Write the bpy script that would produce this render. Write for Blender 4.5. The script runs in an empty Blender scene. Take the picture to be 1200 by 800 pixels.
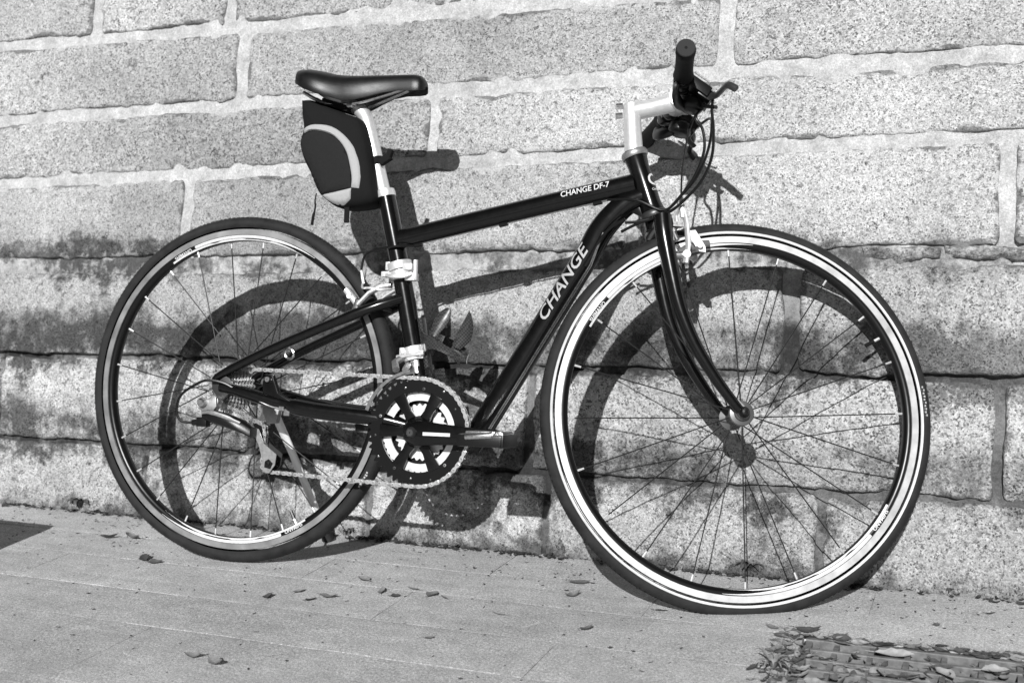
import bpy, bmesh, math, random
from mathutils import Vector, Matrix, noise

random.seed(7)
R = math.radians
PI = math.pi
sc = bpy.context.scene
col = sc.collection

# ------------------------------------------------------------------ camera, sky, sun, exposure
cam_d = bpy.data.cameras.new('camera')
cam = bpy.data.objects.new('camera', cam_d)
col.objects.link(cam)
cr = Vector((0.92683, 0.37509, -0.01702))
cu = Vector((-0.02309, 0.10217, 0.9945))
cf = Vector((-0.37476, 0.92134, -0.10336))
mw = Matrix.Identity(4)
for i in range(3):
    mw[i][0] = cr[i]; mw[i][1] = cu[i]; mw[i][2] = -cf[i]
mw.translation = Vector((0, -2.12584, 0.65875))
cam.matrix_world = mw
cam_d.sensor_width = 36
cam_d.lens = 41.94
cam_d.clip_start = 0.05
cam_d.clip_end = 500
cam_d.dof.use_dof = True; cam_d.dof.focus_distance = 2.12; cam_d.dof.aperture_fstop = 5.0
sc.camera = cam

SUN = Vector((-0.165, 1.0, -0.59)).normalized()          # direction the light travels
elev = math.asin(-SUN.z)
azim = math.atan2(-SUN.x, -SUN.y)                       # compass bearing of the sun, clockwise from +Y
world = bpy.data.worlds.new('World')
sc.world = world
world.use_nodes = True
wn = world.node_tree.nodes; wl = world.node_tree.links
wn.clear()
wo = wn.new('ShaderNodeOutputWorld'); bg = wn.new('ShaderNodeBackground')
sky = wn.new('ShaderNodeTexSky'); sky.sky_type = 'NISHITA'; sky.sun_disc = False
sky.air_density = .42; sky.dust_density = .2; sky.sun_elevation = elev; sky.sun_rotation = azim
bw = wn.new('ShaderNodeRGBToBW')                         # black-and-white picture: the sky lights without tint
wl.new(sky.outputs[0], bw.inputs[0]); wl.new(bw.outputs[0], bg.inputs[0]); wl.new(bg.outputs[0], wo.inputs[0])
bg.inputs[1].default_value = 0.05
sun_d = bpy.data.lights.new('sun', 'SUN'); sun_d.energy = 5.0; sun_d.angle = R(0.5); sun_d.color = (1, 1, 1)
sun = bpy.data.objects.new('sun', sun_d); col.objects.link(sun)
sun.rotation_euler = SUN.to_track_quat('-Z', 'Y').to_euler()
sc.view_settings.view_transform = 'Standard'
sc.view_settings.look = 'None'
sc.view_settings.exposure = 0.06
sc.view_settings.gamma = 1

# ------------------------------------------------------------------ materials (all neutral greys)
def mat(name):
    m = bpy.data.materials.new(name); m.use_nodes = True
    nt = m.node_tree; b = nt.nodes['Principled BSDF']
    return m, nt, b
def g(v): return (v, v, v, 1)
def simple(name, v, rough=.5, metal=0., coat=0., spec=.5, var=0., scale=60, bump=0., bscale=400):
    m, nt, b = mat(name)
    b.inputs['Roughness'].default_value = rough; b.inputs['Metallic'].default_value = metal
    b.inputs['Coat Weight'].default_value = coat; b.inputs['Coat Roughness'].default_value = .12
    b.inputs['Specular IOR Level'].default_value = spec
    b.inputs['Base Color'].default_value = g(v)
    tc = nt.nodes.new('ShaderNodeTexCoord')
    if var:
        n = nt.nodes.new('ShaderNodeTexNoise'); n.inputs['Scale'].default_value = scale; n.inputs['Detail'].default_value = 6
        rp = nt.nodes.new('ShaderNodeMapRange')
        rp.inputs[1].default_value = .25; rp.inputs[2].default_value = .75
        rp.inputs[3].default_value = max(0, v * (1 - var)); rp.inputs[4].default_value = v * (1 + var)
        nt.links.new(tc.outputs['Object'], n.inputs['Vector']); nt.links.new(n.outputs['Fac'], rp.inputs[0]); nt.links.new(rp.outputs[0], b.inputs['Base Color'])
        r2 = nt.nodes.new('ShaderNodeMapRange')
        r2.inputs[3].default_value = max(.03, rough * .8); r2.inputs[4].default_value = min(1, rough * 1.3)
        nt.links.new(n.outputs['Fac'], r2.inputs[0]); nt.links.new(r2.outputs[0], b.inputs['Roughness'])
    if bump:
        n2 = nt.nodes.new('ShaderNodeTexNoise'); n2.inputs['Scale'].default_value = bscale; n2.inputs['Detail'].default_value = 3
        bp = nt.nodes.new('ShaderNodeBump'); bp.inputs['Strength'].default_value = bump; bp.inputs['Distance'].default_value = .001
        nt.links.new(tc.outputs['Object'], n2.inputs['Vector']); nt.links.new(n2.outputs['Fac'], bp.inputs['Height']); nt.links.new(bp.outputs[0], b.inputs['Normal'])
    return m

class NT:
    """small node-graph helper"""
    def __init__(s, nt): s.nt = nt; s.tc = nt.nodes.new('ShaderNodeTexCoord')
    def _in(s, sock, v):
        if isinstance(v, (int, float)): sock.default_value = v
        elif isinstance(v, tuple): sock.default_value = v
        else: s.nt.links.new(v, sock)
    def math(s, op, a, b=0., c=0., clamp=False):
        n = s.nt.nodes.new('ShaderNodeMath'); n.operation = op; n.use_clamp = clamp
        for i, v in enumerate((a, b, c)): s._in(n.inputs[i], v)
        return n.outputs[0]
    def noise(s, scale, detail=4, rough=.55, vec=None, dist=0.):
        n = s.nt.nodes.new('ShaderNodeTexNoise'); n.inputs['Scale'].default_value = scale; n.inputs['Detail'].default_value = detail
        n.inputs['Roughness'].default_value = rough; n.inputs['Distortion'].default_value = dist
        s.nt.links.new(vec or s.tc.outputs['Object'], n.inputs['Vector']); return n.outputs['Fac']
    def voro(s, scale, out='Color', vec=None, rand=1.):
        n = s.nt.nodes.new('ShaderNodeTexVoronoi'); n.inputs['Scale'].default_value = scale; n.inputs['Randomness'].default_value = rand
        s.nt.links.new(vec or s.tc.outputs['Object'], n.inputs['Vector']); return n.outputs[out]
    def rng(s, x, a, b, c=0., d=1., smooth=False):
        n = s.nt.nodes.new('ShaderNodeMapRange'); n.interpolation_type = 'SMOOTHSTEP' if smooth else 'LINEAR'
        for i, v in enumerate((x, a, b, c, d)): s._in(n.inputs[i], v)
        return n.outputs[0]
    def xyz(s, sock=None):
        n = s.nt.nodes.new('ShaderNodeSeparateXYZ'); s.nt.links.new(sock or s.tc.outputs['Object'], n.inputs[0]); return n.outputs
    def mapping(s, scale=(1, 1, 1), loc=(0, 0, 0)):
        n = s.nt.nodes.new('ShaderNodeMapping'); n.inputs['Scale'].default_value = scale; n.inputs['Location'].default_value = loc
        s.nt.links.new(s.tc.outputs['Object'], n.inputs['Vector']); return n.outputs[0]
    def mix(s, f, a, b):   # scalar mix
        n = s.nt.nodes.new('ShaderNodeMix'); n.data_type = 'FLOAT'
        s._in(n.inputs[0], f); s._in(n.inputs[2], a); s._in(n.inputs[3], b); return n.outputs[0]
    def ramp(s, x, pts):
        n = s.nt.nodes.new('ShaderNodeValToRGB'); e = n.color_ramp.elements
        e[0].position = pts[0][0]; e[0].color = g(pts[0][1]); e[1].position = pts[-1][0]; e[1].color = g(pts[-1][1])
        for p, v in pts[1:-1]: e.new(p).color = g(v)
        s.nt.links.new(x, n.inputs[0]); return n.outputs[0]
    def bump(s, h, strength, dist, normal=None):
        n = s.nt.nodes.new('ShaderNodeBump'); n.inputs['Strength'].default_value = strength; n.inputs['Distance'].default_value = dist
        s.nt.links.new(h, n.inputs['Height'])
        if normal: s.nt.links.new(normal, n.inputs['Normal'])
        return n.outputs[0]

WB = R(10.7); WY = .012
def stain_field(t):
    """weathering that follows the lower beds of the wall: damp dark growth along the joints, patchy"""
    X, Y, Z = t.xyz()
    big = t.noise(2.6, 5, .6, dist=.4); mid = t.noise(10., 6, .7); fine = t.noise(46., 6, .75)
    wob = t.math('MULTIPLY', t.math('SUBTRACT', mid, .5), .24)
    zz = t.math('ADD', Z, wob)
    zz = t.math('ADD', zz, t.math('MULTIPLY', t.math('SUBTRACT', fine, .5), .035))
    # bands over height z (metres)
    h = t.math('DIVIDE', zz, 1.4, clamp=True)
    band = t.ramp(h, [(0, .9), (.025, .40), (.07, .28), (.10, .78), (.155, .85), (.18, .34), (.225, .22), (.25, .85), (.272, 1.), (.310, .92), (.335, .30), (.37, .10), (.39, .38), (.41, .80), (.432, .74), (.445, .16), (.49, 0)])
    drip = t.noise(7., 4, .6, vec=t.mapping(scale=(1.6, .3, .3), loc=(2, 0, 5)))
    nz = t.math('ADD', t.math('MULTIPLY', big, .36), t.math('ADD', t.math('MULTIPLY', mid, .22), t.math('ADD', t.math('MULTIPLY', fine, .22), t.math('MULTIPLY', drip, .20))))
    k = t.math('ADD', t.math('MULTIPLY', band, .60), t.math('MULTIPLY', t.math('SUBTRACT', nz, .5), 4.2))
    s = t.math('ADD', t.math('MULTIPLY', t.rng(k, .10, .62, smooth=True), .90), t.math('MULTIPLY', band, .08), clamp=True)
    s = t.math('MULTIPLY', t.math('MULTIPLY', s, t.rng(band, 0., .12, 0., 1.)), t.rng(X, -.25, .1, 1., .6))
    return s, big, mid, fine

def make_granite():
    m, nt, b = mat('granite'); t = NT(nt)
    s, big, mid, fine = stain_field(t)
    # mineral grains: cells of pale feldspar, grey quartz and black mica
    oi = nt.nodes.new('ShaderNodeObjectInfo')
    rnd = oi.outputs['Random']; rnd2 = t.math('FRACT', t.math('MULTIPLY', rnd, 7.31))
    vm = nt.nodes.new('ShaderNodeVectorMath'); vm.operation = 'SCALE'; nt.links.new(t.tc.outputs['Object'], vm.inputs[0]); nt.links.new(t.rng(rnd2, 0, 1, 1.0, 1.5), vm.inputs['Scale'])
    vg_ = vm.outputs[0]
    c1 = t.voro(270., vec=vg_); c1 = t.xyz(c1)[0]
    c2 = t.xyz(t.voro(300., vec=vg_))[1]
    c3 = t.noise(230., 6, .8, vec=vg_)
    clump = t.noise(34., 4, .6, vec=vg_)
    grain = t.ramp(c1, [(0, .30), (.10, .44), (.34, .57), (.7, .68), (1, .82)])
    dark = t.math('MULTIPLY', t.rng(c2, t.rng(rnd2, 0, 1, .76, .90), t.rng(rnd2, 0, 1, .80, .94)), t.rng(clump, .36, .58, .15, 1.))
    dk2 = t.math('MULTIPLY', t.rng(c3, .41, .35), t.rng(rnd2, 0, 1, 1., .45))
    micro = t.noise(520., 3, .85)
    grain = t.math('MULTIPLY', grain, t.rng(micro, .3, .7, .62, 1.30))
    colr = t.mix(t.math('MULTIPLY', dark, .78), grain, .06)
    colr = t.mix(t.math('MULTIPLY', dk2, .55), colr, .12)
    colr = t.math('MULTIPLY', colr, t.rng(clump, .3, .7, .88, 1.10))
    colr = t.math('MULTIPLY', colr, t.rng(t.noise(75., 4, .7, vec=t.mapping(loc=(9, 3, 1))), .3, .7, .88, 1.10))
    colr = t.math('MULTIPLY', colr, t.rng(rnd, 0, 1, .84, 1.08))
    colr = t.math('MULTIPLY', colr, t.rng(big, .3, .7, .74, 1.14))
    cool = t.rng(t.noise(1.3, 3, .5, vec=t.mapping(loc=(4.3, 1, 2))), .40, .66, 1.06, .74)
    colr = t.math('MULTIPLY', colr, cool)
    colr = t.mix(s, colr, t.math('MULTIPLY', colr, .14))
    # mortar smeared over the arrises
    at = nt.nodes.new('ShaderNodeAttribute'); at.attribute_name = 'rim'
    sm_ = t.math('ADD', t.math('MULTIPLY', at.outputs['Fac'], .55), t.math('MULTIPLY', t.math('SUBTRACT', t.noise(24., 6, .75, vec=t.mapping(loc=(1, 8, 3))), .5), 2.4))
    sm_ = t.math('MULTIPLY', t.rng(sm_, .42, .60, smooth=True), t.rng(t.xyz()[2], .5, .62))
    sm_ = t.math('MULTIPLY', sm_, t.rng(at.outputs['Fac'], .02, .2))
    colr = t.mix(t.math('MULTIPLY', sm_, .75), colr, t.math('MULTIPLY', t.rng(micro, .3, .7, .46, .70), cool))
    # ragged dark patches along the stone edges
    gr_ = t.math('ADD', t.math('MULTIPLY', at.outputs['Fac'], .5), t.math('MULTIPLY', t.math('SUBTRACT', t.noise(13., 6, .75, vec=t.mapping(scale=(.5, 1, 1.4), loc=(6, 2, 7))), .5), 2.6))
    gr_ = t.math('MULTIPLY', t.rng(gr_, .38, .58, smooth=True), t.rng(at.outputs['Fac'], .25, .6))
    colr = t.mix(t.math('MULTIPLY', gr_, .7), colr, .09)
    # pale lichen scabs
    lich = t.math('MULTIPLY', t.rng(t.noise(70., 5, .7), .62, .70), t.rng(mid, .48, .62))
    colr = t.mix(t.math('MULTIPLY', lich, .45), colr, .42)
    nt.links.new(colr, b.inputs['Base Color'])
    b.inputs['Roughness'].default_value = .85; b.inputs['Specular IOR Level'].default_value = .25
    pit = t.rng(t.noise(58., 5, .7, vec=vg_), .40, .32, 0., -1.0)
    bh = t.math('ADD', pit, t.math('ADD', t.math('MULTIPLY', t.noise(120., 6, .7), 1.1), t.math('MULTIPLY', c3, .5)))
    nt.links.new(t.bump(bh, .85, .006), b.inputs['Normal'])
    return m
def make_mortar():
    m, nt, b = mat('mortar'); t = NT(nt)
    s, big, mid, fine = stain_field(t)
    n1 = t.noise(220., 5, .7)
    colr = t.math('MULTIPLY', t.rng(n1, .28, .72, .40, .72), t.rng(t.noise(520., 3, .85), .3, .7, .66, 1.24))
    colr = t.math('MULTIPLY', colr, t.rng(t.noise(30., 6, .75, vec=t.mapping(loc=(3, 3, 3))), .32, .6, .66, 1.06))
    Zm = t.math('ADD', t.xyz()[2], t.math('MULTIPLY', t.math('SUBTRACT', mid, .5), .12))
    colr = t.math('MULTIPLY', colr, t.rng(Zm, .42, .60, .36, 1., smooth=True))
    colr = t.math('MULTIPLY', colr, t.rng(mid, .3, .7, .82, 1.1))
    sp = t.math('MULTIPLY', t.rng(t.noise(240., 3, .7), .60, .68), .6)
    colr = t.mix(sp, colr, .2)
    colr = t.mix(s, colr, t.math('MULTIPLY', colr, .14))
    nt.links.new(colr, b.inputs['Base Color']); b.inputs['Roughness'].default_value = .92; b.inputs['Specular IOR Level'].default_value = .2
    nt.links.new(t.bump(t.noise(160., 6, .7), .6, .004), b.inputs['Normal'])
    return m
def make_paving():
    m, nt, b = mat('paving'); t = NT(nt)
    n1 = t.noise(210., 5, .85); n2 = t.noise(2.2, 6, .7); st = t.noise(9., 6, .7, vec=t.mapping(scale=(.35, 3.2, 1)))
    n3 = t.noise(26., 5, .65)
    colr = t.math('MULTIPLY', t.rng(n1, .32, .68, .22, .79), t.rng(t.noise(480., 3, .9), .32, .68, .46, 1.50))
    colr = t.math('MULTIPLY', colr, t.rng(n2, .3, .7, .78, 1.14))
    colr = t.math('MULTIPLY', colr, t.rng(st, .3, .7, .88, 1.1))
    colr = t.math('MULTIPLY', colr, t.rng(n3, .3, .7, .84, 1.10))
    sp = t.math('MULTIPLY', t.rng(t.noise(240., 2, .6, vec=t.mapping(loc=(3, 1, 0))), .66, .71), .6)
    colr = t.mix(sp, colr, .12)
    sp2 = t.math('MULTIPLY', t.rng(t.noise(16., 4, .7, vec=t.mapping(loc=(7, 2, 0))), .66, .72), .45)
    colr = t.mix(sp2, colr, .14)
    scr = t.math('MULTIPLY', t.rng(t.noise(5., 3, .5, vec=t.mapping(scale=(.5, 26, 1), loc=(1, 5, 0))), .66, .70), .35)
    colr = t.mix(scr, colr, .62)
    oi = nt.nodes.new('ShaderNodeObjectInfo')
    colr = t.math('MULTIPLY', colr, t.rng(oi.outputs['Random'], 0, 1, .93, 1.06))
    nt.links.new(colr, b.inputs['Base Color']); b.inputs['Roughness'].default_value = .8; b.inputs['Specular IOR Level'].default_value = .3
    bh = t.math('ADD', t.noise(300., 4, .7), t.math('MULTIPLY', n3, .8))
    nt.links.new(t.bump(bh, .6, .003), b.inputs['Normal'])
    return m
def make_carbon():
    m, nt, b = mat('carbon_weave'); t = NT(nt)
    ck = nt.nodes.new('ShaderNodeTexChecker'); ck.inputs['Scale'].default_value = 300; nt.links.new(t.tc.outputs['Object'], ck.inputs['Vector'])
    v = t.rng(ck.outputs['Fac'], 0, 1, .008, .05); nt.links.new(v, b.inputs['Base Color'])
    b.inputs['Roughness'].default_value = .32; b.inputs['Coat Weight'].default_value = .5
    return m
def make_leaf():
    m, nt, b = mat('dry_leaf'); t = NT(nt)
    oi = nt.nodes.new('ShaderNodeObjectInfo')
    v = t.rng(oi.outputs['Random'], 0, 1, .05, .24)
    v = t.math('MULTIPLY', v, t.rng(t.noise(160., 4, .7), .3, .7, .6, 1.35))
    nt.links.new(v, b.inputs['Base Color']); b.inputs['Roughness'].default_value = .7
    return m

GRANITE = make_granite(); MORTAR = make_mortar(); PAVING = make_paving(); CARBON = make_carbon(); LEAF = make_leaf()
BLACK = simple('black_paint', .003, .20, coat=.15, spec=.42, var=.2, scale=90, bump=.02)
RUBBER = simple('tyre_rubber', .017, .72, spec=.3, var=.55, scale=45, bump=.35, bscale=900)
SOFT = simple('soft_black_grip', .006, .75, spec=.2, bump=.4, bscale=1200)
VINYL = simple('saddle_vinyl', .007, .36, spec=.4, var=.15, bump=.15, bscale=1500)
PLASTIC = simple('black_plastic', .005, .34, spec=.4, bump=.1)
RIMBLACK = simple('rim_black', .004, .3, spec=.35)
ALU = simple('satin_aluminium', .80, .40, .6, var=.06, scale=150, bump=.05)
DIMMED = simple('dimmed_brake_track', .42, .38, .8, var=.25, scale=30)  # worn rear track, its colour also greyed for the slanting sun
BRUSHED = simple('brake_track_aluminium', .58, .42, .85, var=.14, scale=40)
STEEL = simple('steel', .62, .28, 1., var=.25, scale=250)
CHAINM = simple('chain_steel', .50, .36, 1., var=.45, scale=300)
GREYM = simple('grey_metal', .36, .45, .8, var=.15, scale=200)
DARKM = simple('dark_metal', .08, .4, .7)
WHITE = simple('white_print', .62, .5, var=.12, scale=200)
SILVERP = simple('silver_print', .40, .45, var=.15, scale=120)
NYLON = simple('black_nylon', .010, .9, spec=.15, bump=.5, bscale=1600, var=.2, scale=300)
NYLON2 = simple('dark_nylon_panel', .018, .9, spec=.15, bump=.6, bscale=1400, var=.2, scale=300)
REFLECT = simple('grey_reflective_trim', .36, .7, var=.06, scale=300, bump=.2)
SPOKE = simple('black_spoke', .035, .35, .6)
IRON = simple('cast_iron', .19, .6, .3, var=.4, scale=80, bump=.5, bscale=300)
GREEN = simple('weed_leaf', .07, .6, var=.4, scale=80)
SOIL = simple('pit_soil', .06, .95, var=.5, scale=60, bump=.6, bscale=200)
CONCRETE = simple('concrete', .35, .9, var=.2, scale=30, bump=.4, bscale=300)

# ------------------------------------------------------------------ mesh helpers
class MB:
    def __init__(s): s.v = []; s.f = []; s.m = []
    def add(s, vs, fs, mi=0):
        o = len(s.v); s.v += [Vector(p) for p in vs]; s.f += [tuple(i + o for i in q) for q in fs]; s.m += [mi] * len(fs); return s
    def tube(s, pts, rad, n=12, cap=True, mi=0, flat=1., side=None):
        pts = [Vector(p) for p in pts]
        rs = rad if isinstance(rad, (list, tuple)) else [rad] * len(pts)
        vs = []; fs = []
        up = None
        for i, p in enumerate(pts):
            d = (pts[min(i + 1, len(pts) - 1)] - pts[max(i - 1, 0)]).normalized()
            if up is None:
                a = Vector(side) if side else (Vector((0, 1, 0)) if abs(d.y) < .9 else Vector((0, 0, 1)))
                up = (a - d * a.dot(d)).normalized()
            else: up = (up - d * up.dot(d)).normalized()
            w = d.cross(up)
            for k in range(n):
                a = 2 * PI * k / n; vs.append(p + rs[i] * (math.cos(a) * up * flat + math.sin(a) * w))
        for i in range(len(pts) - 1):
            for k in range(n):
                k2 = (k + 1) % n; fs.append((i * n + k, i * n + k2, (i + 1) * n + k2, (i + 1) * n + k))
        if cap: fs.append(tuple(reversed(range(n)))); fs.append(tuple(range((len(pts) - 1) * n, len(pts) * n)))
        return s.add(vs, fs, mi)
    def lathe(s, prof, cen, axis=(0, 1, 0), n=48, mi=0, closed=False, arc=None):
        """prof: (radius, offset along axis)"""
        ax = Vector(axis).normalized(); cen = Vector(cen)
        a = Vector((1, 0, 0)) if abs(ax.x) < .8 else Vector((0, 0, 1))
        e1 = (a - ax * a.dot(ax)).normalized(); e2 = Vector((0, 0, 1)) if abs(ax.y) > .99 else ax.cross(e1)
        a0, a1 = arc or (0, 2 * PI); full = arc is None; N = n if full else n + 1
        vs = []
        for i in range(N):
            t = a0 + (a1 - a0) * i / n; d = math.cos(t) * e1 + math.sin(t) * e2
            for r, o in prof: vs.append(cen + r * d + o * ax)
        m = len(prof); fs = []
        for i in range(n):
            j = (i + 1) % N
            for k in range(m if closed else m - 1):
                k2 = (k + 1) % m; fs.append((i * m + k, i * m + k2, j * m + k2, j * m + k))
        if not full and closed: fs.append(tuple(range(m))); fs.append(tuple(reversed(range((N - 1) * m, N * m))))
        return s.add(vs, fs, mi)
    def prism(s, poly, y0, y1, mi=0, M=None):
        """polygon in x,z pulled along y"""
        n = len(poly); vs = [Vector((x, y0, z)) for x, z in poly] + [Vector((x, y1, z)) for x, z in poly]
        if M: vs = [M @ v for v in vs]
        fs = [tuple(range(n)), tuple(reversed(range(n, 2 * n)))] + [(i, i + n, (i + 1) % n + n, (i + 1) % n) for i in range(n)]
        return s.add(vs, fs, mi)
    def box(s, c, size, M=None, mi=0):
        vs = []
        for dz in (-.5, .5):
            for dx, dy in ((-.5, -.5), (.5, -.5), (.5, .5), (-.5, .5)):
                p = Vector((dx * size[0], dy * size[1], dz * size[2])); p = M @ p if M else p
                vs.append(Vector(c) + p)
        return s.add(vs, [(0, 3, 2, 1), (4, 5, 6, 7), (0, 1, 5, 4), (1, 2, 6, 5), (2, 3, 7, 6), (3, 0, 4, 7)], mi)
    def loft(s, rings, cap=True, mi=0):
        n = len(rings[0]); vs = [p for r in rings for p in r]; fs = []
        for i in range(len(rings) - 1):
            for k in range(n): fs.append((i * n + k, i * n + (k + 1) % n, (i + 1) * n + (k + 1) % n, (i + 1) * n + k))
        if cap: fs.append(tuple(reversed(range(n)))); fs.append(tuple(range((len(rings) - 1) * n, len(rings) * n)))
        return s.add(vs, fs, mi)
    def build(s, name, mats, parent=None, X=None, bevel=0., smooth=35, fixn=True):
        vs = [X(v) for v in s.v] if X else s.v
        me = bpy.data.meshes.new(name); me.from_pydata([tuple(v) for v in vs], [], s.f)
        mats = mats if isinstance(mats, (list, tuple)) else [mats]
        for m in mats: me.materials.append(m)
        for p, mi in zip(me.polygons, s.m): p.material_index = mi
        if bevel or fixn:
            bm = bmesh.new(); bm.from_mesh(me)
            if bevel:
                ed = [e for e in bm.edges if len(e.link_faces) == 2 and e.calc_face_angle(0) > R(40)]
                bmesh.ops.bevel(bm, geom=ed, offset=bevel, segments=2, affect='EDGES', profile=.6)
            if fixn: bmesh.ops.recalc_face_normals(bm, faces=bm.faces)
            bm.to_mesh(me); bm.free()
        if smooth:
            for p in me.polygons: p.use_smooth = True
            me.set_sharp_from_angle(angle=R(smooth))
        o = bpy.data.objects.new(name, me); col.objects.link(o)
        if parent: o.parent = parent
        return o
def tag(o, label=None, cat=None, group=None, kind=None):
    for k, v in (('label', label), ('category', cat), ('group', group), ('kind', kind)):
        if v: o[k] = v
    return o
def empty(name, loc=(0, 0, 0), rot=(0, 0, 0)):
    o = bpy.data.objects.new(name, None); col.objects.link(o); o.location = loc; o.rotation_euler = rot; o.empty_display_size = .1
    return o
def smoothpath(pts, n=6):
    """Catmull-Rom through the points"""
    P = [Vector(p) for p in pts]; out = []
    for i in range(len(P) - 1):
        p0 = P[max(i - 1, 0)]; p1 = P[i]; p2 = P[i + 1]; p3 = P[min(i + 2, len(P) - 1)]
        for k in range(n):
            t = k / n
            out.append(.5 * ((2 * p1) + (p2 - p0) * t + (2 * p0 - 5 * p1 + 4 * p2 - p3) * t * t + (3 * p1 - p0 - 3 * p2 + p3) * t ** 3))
    out.append(P[-1]); return out
def text_mesh(txt, size, sx=1., shear=0., bold=0.):
    """flat lettering: list of verts (2d) and faces, centred on x, baseline at 0"""
    cu_ = bpy.data.curves.new('lettering', 'FONT'); cu_.body = txt; cu_.size = size; cu_.align_x = 'CENTER'; cu_.shear = shear; cu_.offset = bold; cu_.resolution_u = 3
    o = bpy.data.objects.new('lettering', cu_); col.objects.link(o)
    dg = bpy.context.evaluated_depsgraph_get(); me = bpy.data.meshes.new_from_object(o.evaluated_get(dg))
    bm = bmesh.new(); bm.from_mesh(me); bmesh.ops.triangulate(bm, faces=bm.faces)
    for _ in range(2):
        L = [e for e in bm.edges if e.calc_length() > size * .16]
        if L: bmesh.ops.subdivide_edges(bm, edges=L, cuts=1); bmesh.ops.triangulate(bm, faces=bm.faces)
    bm.verts.index_update()
    vs = [(v.co.x * sx, v.co.y) for v in bm.verts]; fs = [tuple(v.index for v in f.verts) for f in bm.faces]
    bm.free(); bpy.data.meshes.remove(me); bpy.data.objects.remove(o); bpy.data.curves.remove(cu_)
    return vs, fs

# ------------------------------------------------------------------ pavement
XL, XR = -4.3, 2.3
pav = MB()
pav.add([(-40, -40, -.032), (40, -40, -.032), (40, .4, -.032), (-40, .4, -.032)], [(0, 1, 2, 3)])
pavement = tag(pav.build('pavement', SOIL, smooth=0), 'pale stone pavement along the foot of the wall', kind='structure')
rows = [.035, -.140, -.277, -.435, -.585, -.82, -1.06, -1.3, -1.55, -1.8, -2.05, -2.3, -2.6]
GR = (-.265, .46, -.585, -.277)     # grating: x0 x1 y0 y1
cuts = {0: [-3.9, -3.1, -2.35, -1.62, -.86, -.181, .6, 1.4], 1: [-3.6, -2.8, -1.95, -1.185, -.53, .28, 1.0, 1.7], 2: [-3.3, -2.5, -1.72, -.95, GR[0], GR[1], 1.2], 3: [-3.7, -2.9, -2.1, -1.34, -.62, GR[0], GR[1], 1.4]}
def slab(x0, x1, y0, y1, k):
    gp = .0006; nx = max(4, int((x1 - x0) / .035)); ny = 6
    z0 = random.uniform(-.0003, .0002); tx = random.uniform(-.0004, .0004); ty = random.uniform(-.0007, .0007)
    m = MB(); vs = []; fs = []
    us = [0, .004] + [.004 + (x1 - x0 - 2 * gp - .008) * i / nx for i in range(1, nx)] + [x1 - x0 - 2 * gp - .004, x1 - x0 - 2 * gp]
    ws = [0, .004] + [.004 + (y1 - y0 - 2 * gp - .008) * i / ny for i in range(1, ny)] + [y1 - y0 - 2 * gp - .004, y1 - y0 - 2 * gp]
    nu, nv = len(us), len(ws)
    for j, w in enumerate(ws):
        for i, u in enumerate(us):
            ed = i in (0, nu - 1) or j in (0, nv - 1)
            X = x0 + gp + u; Y = y0 + gp + w
            e = noise.noise(Vector((X * 40, Y * 40, k))) * .0013 if ed else 0
            z = z0 + tx * (u / (x1 - x0) - .5) + ty * (w / (y1 - y0) - .5) + noise.noise(Vector((X * 9, Y * 9, 3))) * .0012 - (.0003 if ed else 0)
            vs.append((X + e, Y + e, z))
    for j in range(nv - 1):
        for i in range(nu - 1): fs.append((j * nu + i, j * nu + i + 1, (j + 1) * nu + i + 1, (j + 1) * nu + i))
    per = [i for i in range(nu)] + [j * nu + nu - 1 for j in range(1, nv)] + [(nv - 1) * nu + i for i in range(nu - 2, -1, -1)] + [j * nu for j in range(nv - 2, 0, -1)]
    o = len(vs); vs += [(vs[p][0], vs[p][1], -.031) for p in per]; n = len(per)
    fs += [(per[i], o + i, o + (i + 1) % n, per[(i + 1) % n]) for i in range(n)]
    m.add(vs, fs); m.build('paving_slab', PAVING, pavement, smooth=50)
k = 0
for r_ in range(len(rows) - 1):
    if r_ in cuts: cs = cuts[r_]
    else:
        cs = []; x = XL + random.uniform(.2, .7)
        while x < XR - .3: cs.append(x); x += random.uniform(.62, .86)
    xs = [XL] + cs + [XR]
    for a, b_ in zip(xs, xs[1:]):
        if r_ in (2, 3) and abs(a - GR[0]) < .01: continue
        slab(a, b_, rows[r_ + 1], rows[r_], k); k += 1

# ------------------------------------------------------------------ granite retaining wall
CB, SB = math.cos(WB), math.sin(WB)
def W(x, v, d=0.):
    return Vector((x, WY + v * SB - d * CB, v * CB + d * SB))
def jv(j, x):
    """height of a bed joint on the wall face at x"""
    t = max(-.3, min(1.3, (x + 2.2) / 2.2))
    a, b_ = {0: (-.06, -.06), 1: (.158, .160), 2: (.357, .372), 3: (.572, .589), 4: (.777, .799), 5: (.935, .947), 6: (1.122, 1.104), 7: (1.335, 1.325), 8: (1.55, 1.545), 9: (1.76, 1.76), 10: (1.95, 1.95)}[j]
    return a + (b_ - a) * t
gap = {0: .01, 1: .009, 2: .010, 3: .036, 4: .023, 5: .027, 6: .026, 7: .032, 8: .03, 9: .03, 10: .03}
vg = {0: .012, 1: .016, 2: .030, 3: .026, 4: .020, 5: .029, 6: .024, 7: .03, 8: .03, 9: .03}
proud = {0: .007, 1: .0065, 2: .006, 3: .007, 4: .005, 5: .005, 6: .005, 7: .003, 8: .003, 9: .003}
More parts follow.
